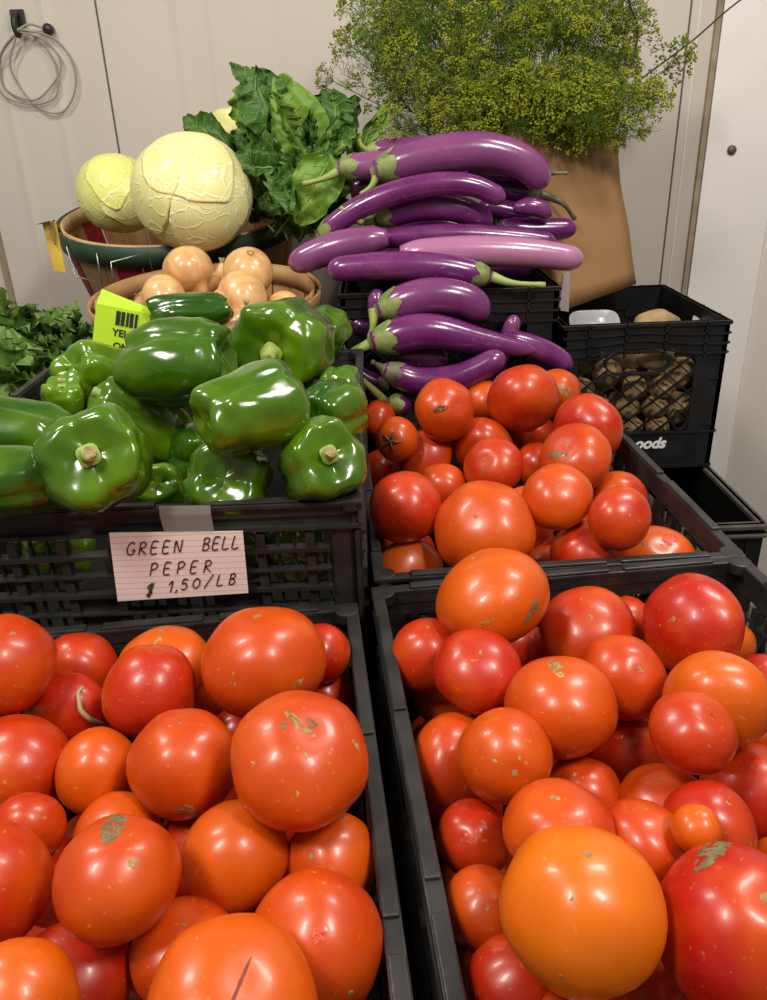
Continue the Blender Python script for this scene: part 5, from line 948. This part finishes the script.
# big smooth leaf in front, and the light crinkled one above it
leaf(e, (.105, -.11, .155), (-.50, -.10, -.85), (0, -1, .25), .150, .095, .4, .15, .002, 3, M['leafB'], stalk=.0)
leaf(e, (.075, -.05, .145), (-.35, -.05, .9), (.1, -1, .2), .175, .11, .5, .15, .006, 9, M['leafB'], nr=8)
leaf(e, (.0, -.03, .20), (-.4, -.1, .8), (-.2, -1, .4), .15, .11, 1.2, .2, .006, 5, M['leafA'])
leaf(e, (.0, .12, .24), (-.8, .1, .3), (.1, -.7, .7), .11, .08, .9, .2, .005, 6, M['leafA'], lobed=.3)
leaf(e, (-.02, .08, .24), (-.55, -.05, .75), (.1, -.8, .5), .13, .045, .5, .3, .004, 8, M['leafA'], lobed=.4)
for k in range(20):                                                      # dark leaves hanging low between the cabbage and the eggplants
    leaf(e, (random.uniform(-.02, .10), random.uniform(-.06, .0), random.uniform(.05, .17)), (random.uniform(-.8, .6), -.3, random.uniform(-1, .3)), (random.uniform(-.5, .5), -1, random.uniform(-.2, .6)), random.uniform(.08, .11), random.uniform(.04, .07), random.uniform(.4, 1.6), .4, .006, 90 + k, M['leafA'], lobed=random.choice((0, .3)))
leaf(e, (.16, -.02, .16), (.55, -.1, .65), (.3, -1, .2), .10, .035, .3, .3, .002, 7, M['leafB'])

# leaf lettuce heads
def lettuce(P, R, n, label, seed):
    random.seed(seed); e = empty('leaf_lettuce', P, label, 'lettuce', 'leaf lettuces in the far left crate')
    for k in range(n):
        a = 2.4 * k; t_ = k / n; el = .35 + 1.0 * (1 - t_)
        d = Vector((math.cos(a) * math.cos(el), math.sin(a) * math.cos(el), math.sin(el)))
        leaf(e, Vector((math.cos(a), math.sin(a), 0)) * .02 * t_, d, Vector((-math.cos(a) * math.sin(el), -math.sin(a) * math.sin(el), math.cos(el))), R * random.uniform(.85, 1.15), R * random.uniform(.6, .8), random.uniform(-.3, .6) or .2, .3, R * .085, seed + k, M['leafC'], lobed=.28, nr=9)
lettuce((-.655, 1.36, 1.035), .165, 30, 'green leaf lettuce directly left of the pepper crate rail', 1)
lettuce((-.73, 1.54, 1.06), .17, 30, 'green leaf lettuce nearest the wall below the yellow tag', 2)
lettuce((-.80, 1.32, 1.03), .18, 30, 'green leaf lettuce with reddish edges at the left edge of the photo', 3)
lettuce((-.635, 1.56, 1.07), .14, 26, 'green leaf lettuce tucked behind the lime sign and the onion basket', 4)
lettuce((-.66, 1.16, 1.02), .15, 26, 'green leaf lettuce lowest in front beside the pepper crate', 5)

# ---------------------------------------------------------------- paper bag
bc = Vector((.44, 1.74, 1.158))
e = empty('paper_bag', bc, 'open brown paper bag holding the dill, behind the eggplants', 'bag')
bot = [Vector(v) for v in ((.386, 1.600, 1.160), (.568, 1.745, 1.178), (.50, 1.86, 1.178), (.315, 1.72, 1.160))]
top = [Vector(v) for v in ((.27, 1.70, 1.50), (.512, 1.815, 1.475), (.45, 1.95, 1.50), (.20, 1.84, 1.52))]
b = MB(); K = 10; vs = []
for k in range(K + 1):
    f = k / K
    for j in range(4):
        A0, B0 = bot[j].lerp(top[j], f), bot[(j + 1) % 4].lerp(top[(j + 1) % 4], f)
        for q in range(8):
            p = A0.lerp(B0, q / 8); nn = Vector((p.x, p.y, 0)) - Vector((A0 + bot[(j + 2) % 4].lerp(top[(j + 2) % 4], f)).xy.to_3d()) * .5
            k_ = .006 * noise.noise(p * 9) * (1 if 0 < k else 0); vs.append(p + nn.normalized() * k_ - bc)
n = 32
fs = [(k * n + j, k * n + (j + 1) % n, (k + 1) * n + (j + 1) % n, (k + 1) * n + j) for k in range(K) for j in range(n)] + [tuple(range(n))[::-1]]
b.add(vs, fs); o = b.obj('bag_body', M['paper'], e, True); sm = o.modifiers.new('thick', 'SOLIDIFY'); sm.thickness = .0008
b = MB(); q = [Vector(v) - bc for v in ((.366, 1.565, 1.235), (.384, 1.590, 1.235), (.386, 1.588, 1.157), (.362, 1.568, 1.165))]
b.add(q + [v + Vector((-.002, .002, 0)) for v in q], [(0, 3, 2, 1), (4, 5, 6, 7), (0, 1, 5, 4), (1, 2, 6, 5), (2, 3, 7, 6), (3, 0, 4, 7)]); o = b.obj('side_flap', M['mauve'], e); o['label'] = 'pale mauve side flap'

# ---------------------------------------------------------------- dill
def rdir(up=0.):
    while True:
        v = Vector((random.uniform(-1, 1), random.uniform(-1, 1), random.uniform(-1, 1)))
        if .05 < v.length < 1: v.normalize(); v.z += up; return v.normalized()
def prism(b, p, q, r, mi):
    d = (q - p).normalized(); u = d.cross(Vector((.3, .5, .8))).normalized() * r; v = d.cross(u).normalized() * r
    a = [p + u, p - u * .5 + v * .87, p - u * .5 - v * .87, q + u * .6, q - (u * .5 - v * .87) * .6, q - (u * .5 + v * .87) * .6]
    b.add(a, [(0, 1, 4, 3), (1, 2, 5, 4), (2, 0, 3, 5)], mi)
def oct_(b, p, r, mi):
    b.add([p + Vector(v) * r for v in ((1, 0, 0), (-1, 0, 0), (0, 1, 0), (0, -1, 0), (0, 0, 1), (0, 0, -1))], [(0, 2, 4), (2, 1, 4), (1, 3, 4), (3, 0, 4), (2, 0, 5), (1, 2, 5), (3, 1, 5), (0, 3, 5)], mi)
def umbel_geo(b, c, ax, R, nr, nf, fr=.0020, m1=0, m2=1):
    for k in range(nr):
        d = (rdir() + ax * 1.15).normalized(); e_ = c + d * R * random.uniform(.85, 1.1); prism(b, c, e_, .0005, m1)
        for j in range(nf):
            d2 = (rdir() + d * .9).normalized(); g = e_ + d2 * R * .26 * random.uniform(.6, 1.1); prism(b, e_, g, .0003, m1); oct_(b, g, fr * random.uniform(.8, 1.4), m2)
e = empty('dill_bunch', (.36, 1.80, 1.18), 'huge feathery bunch of dill with yellow green flower heads in the paper bag', 'dill')
E0 = Vector((.36, 1.80, 1.18)); random.seed(77); variants = []
for k in range(6):
    b = MB(); umbel_geo(b, Vector((0, 0, 0)), Vector((0, 0, 1)), .042, 20, 9)
    me = b.obj('flower_umbel', [M['frond'], M['umbel']], e); variants.append(me)
def cloud():
    """a point in the crown of the bunch"""
    while True:
        v = Vector((random.uniform(-1, 1), random.uniform(-1, 1), random.uniform(-1, 1)))
        if v.length < 1: break
    return (Vector((.26 + v.x * .285, 1.86 + v.y * .19, 1.64 + v.z * .21)) if random.random() < .8 else Vector((.34 + v.x * .21, 1.73 + v.y * .07, 1.515 + v.z * .07)))
root = Vector((.30, 1.84, 1.40)); heads = []
fixed = [(.015, 1.93, 1.735, .05), (-.075, 1.95, 1.60, .035), (.66, 1.98, 1.60, .06), (.60, 1.95, 1.56, .045), (.53, 1.85, 1.53, .04), (.40, 1.75, 1.50, .04), (.18, 1.70, 1.50, .045), (.06, 1.72, 1.50, .04), (.56, 1.9, 1.66, .045), (-.03, 1.9, 1.66, .04)]
while len(heads) < 100:
    if len(heads) < len(fixed): q = fixed[len(heads)]; heads.append((Vector(q[:3]), q[3])); continue
    p = cloud()
    if (p.y < 1.86): heads.append((p, random.uniform(.03, .048)))
stems = MB()
for k, (p, r) in enumerate(heads):
    ax = (p - root).normalized()
    if k < 6: o = variants[k]
    else:
        o = variants[k % 6].copy(); C.objects.link(o); o.parent = e
    o.location = p - E0; o.scale = (r / .042,) * 3; o.rotation_mode = 'QUATERNION'; o.rotation_quaternion = (ax + rdir() * .4).normalized().to_track_quat('Z', 'Y') @ Quaternion((0, 0, 1), k * 1.3)
    bs = root + Vector((random.uniform(-.06, .1), random.uniform(-.05, .05), -.18))
    stems.tube([q - E0 for q in smoothpath([bs, root.lerp(p, .35) + Vector((0, 0, -.01)), p], 8)], .0011, 5)
stems.obj('stems', M['frond'], e, True)
b = MB()
for k in range(620):                                                   # more heads and feathery threads nobody could count
    p = cloud() - E0; umbel_geo(b, p, (p + E0 - root).normalized(), random.uniform(.02, .04), 9, 5, .0021)
for k in range(950):
    p = cloud() - E0; ax = ((p + E0 - root).normalized() + rdir() * .5).normalized(); q = p + ax * .05; prism(b, p, q, .0007, 0)
    for j in range(9):
        c_ = p.lerp(q, j / 9); d = (rdir() + ax * .7).normalized(); f_ = c_ + d * .028; prism(b, c_, f_, .0005, 0)
        for h in range(3): prism(b, c_.lerp(f_, .3 + h * .25), c_.lerp(f_, .3 + h * .25) + (d + rdir() * .9).normalized() * .011, .0004, 0)
o = b.obj('foliage', [M['frond'], M['umbel']], e); o['kind'] = 'stuff'

# ---------------------------------------------------------------- potatoes and things in the milk crate
def potato(P, r, rot, label, seed, group='potatoes in the milk crate'):
    random.seed(seed); b = MB(); U, V = 26, 18
    sc = (r[0], r[1], r[2]); f0 = lambda d: Vector((d.x * sc[0], d.y * sc[1], d.z * sc[2])) * (1 + .14 * noise.noise(d * 1.2 + Vector((seed, 0, 0))) + .03 * noise.noise(d * 4 + Vector((0, seed, 0))))
    vs = [f0(Vector((0, 0, 1)))]
    for k in range(1, V):
        for j in range(U):
            th, a = PI * k / V, 2 * PI * j / U; vs.append(f0(Vector((math.sin(th) * math.cos(a), math.sin(th) * math.sin(a), math.cos(th)))))
    vs.append(f0(Vector((0, 0, -1)))); n = len(vs); fs = [(0, 1 + j, 1 + (j + 1) % U) for j in range(U)]
    for a in range(V - 2):
        for j in range(U): fs.append((1 + a * U + j, 1 + (a + 1) * U + j, 1 + (a + 1) * U + (j + 1) % U, 1 + a * U + (j + 1) % U))
    o_ = 1 + (V - 2) * U; fs += [(n - 1, o_ + (j + 1) % U, o_ + j) for j in range(U)]
    b.add(vs, fs); o = b.obj('potato', M['potato'], None, True); o.location = P; o.rotation_euler = rot; return tag(o, label, 'potato', group)
potato((.572, 1.60, 1.118), (.052, .036, .034), (0, .15, .2), 'large brown potato rising above the rim of the milk crate', 1)
potato((.545, 1.525, 1.078), (.045, .03, .028), (.1, .1, .1), 'brown potato filling the right half of the milk crate hand hold', 2)
potato((.487, 1.535, 1.082), (.040, .032, .026), (.3, .4, 0), 'brown potato at the top middle of the hand hold, behind its neighbours', 3)
potato((.452, 1.515, 1.050), (.030, .026, .028), (0, 0, .4), 'yellowish potato at the left of the milk crate hand hold', 4)
potato((.595, 1.515, 1.045), (.028, .026, .032), (0, .4, 0), 'yellowish potato right of the hand hold behind the lattice', 5)
potato((.601, 1.512, .965), (.020, .022, .028), (0, .1, 0), 'small potato showing through the oval hole at the lower right of the lattice', 6)
random.seed(9)
k = 0
for layer, z in enumerate((.893, .933, .975, 1.017)):
    for row in range(2):
        for c_ in range(5):
            x = .392 + c_ * .055 + (layer % 2) * .012; y = 1.518 + row * .055
            if row == 0 and layer == 1 and c_ == 4: continue
            if layer == 3 and row == 0 and c_ in (1, 4): continue
            potato((x + random.uniform(-.004, .004), y + random.uniform(-.003, .003), z), (random.uniform(.024, .028), random.uniform(.023, .026), random.uniform(.020, .023)), (random.uniform(-.4, .4), random.uniform(-.4, .4), random.uniform(0, 3)),
                   'small brown potato in the heap behind the diamond lattice of the milk crate' if row == 0 else 'small brown potato deeper in the milk crate, glimpsed between the front ones', 20 + k, 'potatoes behind the lattice' if row == 0 else 'potatoes deep in the milk crate'); k += 1
for x, y in ((.40, 1.63), (.46, 1.64), (.53, 1.66), (.60, 1.67), (.43, 1.58), (.50, 1.60)):
    potato((x, y, 1.055), (.034, .03, .028), (0, .2, x * 9), 'brown potato at the top of the heap inside the milk crate, in the rim\'s shade', 60 + k, 'potatoes on top inside the milk crate'); k += 1
def rounded_tray(name, c, W, D, H, m, label, cat, rot=0.):
    b = MB(); n = 32; vs = []
    for (s_, z) in ((.80, 0), (.86, .002), (1.0, H), (1.04, H), (1.04, H + .002), (.98, H + .002), (.84, .004)):
        for j in range(n):
            a = 2 * PI * j / n; ca, sa = math.cos(a), math.sin(a); x = W / 2 * s_ * abs(ca) ** .45 * (1 if ca > 0 else -1); y = D / 2 * s_ * abs(sa) ** .45 * (1 if sa > 0 else -1); vs.append((x, y, z))
    fs = [(k * n + j, k * n + (j + 1) % n, (k + 1) * n + (j + 1) % n, (k + 1) * n + j) for k in range(6) for j in range(n)] + [tuple(range(n))[::-1], tuple(6 * n + j for j in range(n))]
    b.add(vs, fs); o = b.obj(name, m, None, True); o.location = c; o.rotation_euler = (math.radians(38), 0, rot); return tag(o, label, cat)
rounded_tray('food_tray', (.437, 1.575, 1.118), .098, .085, .012, M['greyp'], 'grey rounded plastic tray leaning inside the left of the milk crate', 'tray')
rounded_tray('plastic_block', (.507, 1.545, 1.125), .026, .022, .008, M['greyp'], 'small grey square plastic piece beside the grey tray', 'plastic piece', .5)
b = MB(); b.add([(.636, 1.59, 1.10), (.664, 1.60, 1.10), (.664, 1.60, 1.128), (.640, 1.59, 1.140), (.636, 1.591, 1.10), (.664, 1.601, 1.10), (.664, 1.601, 1.128), (.640, 1.591, 1.140)], [(0, 1, 2, 3), (7, 6, 5, 4)])
tag(b.obj('paper_scrap', M['white']), 'small white paper corner inside the right of the milk crate', 'paper')
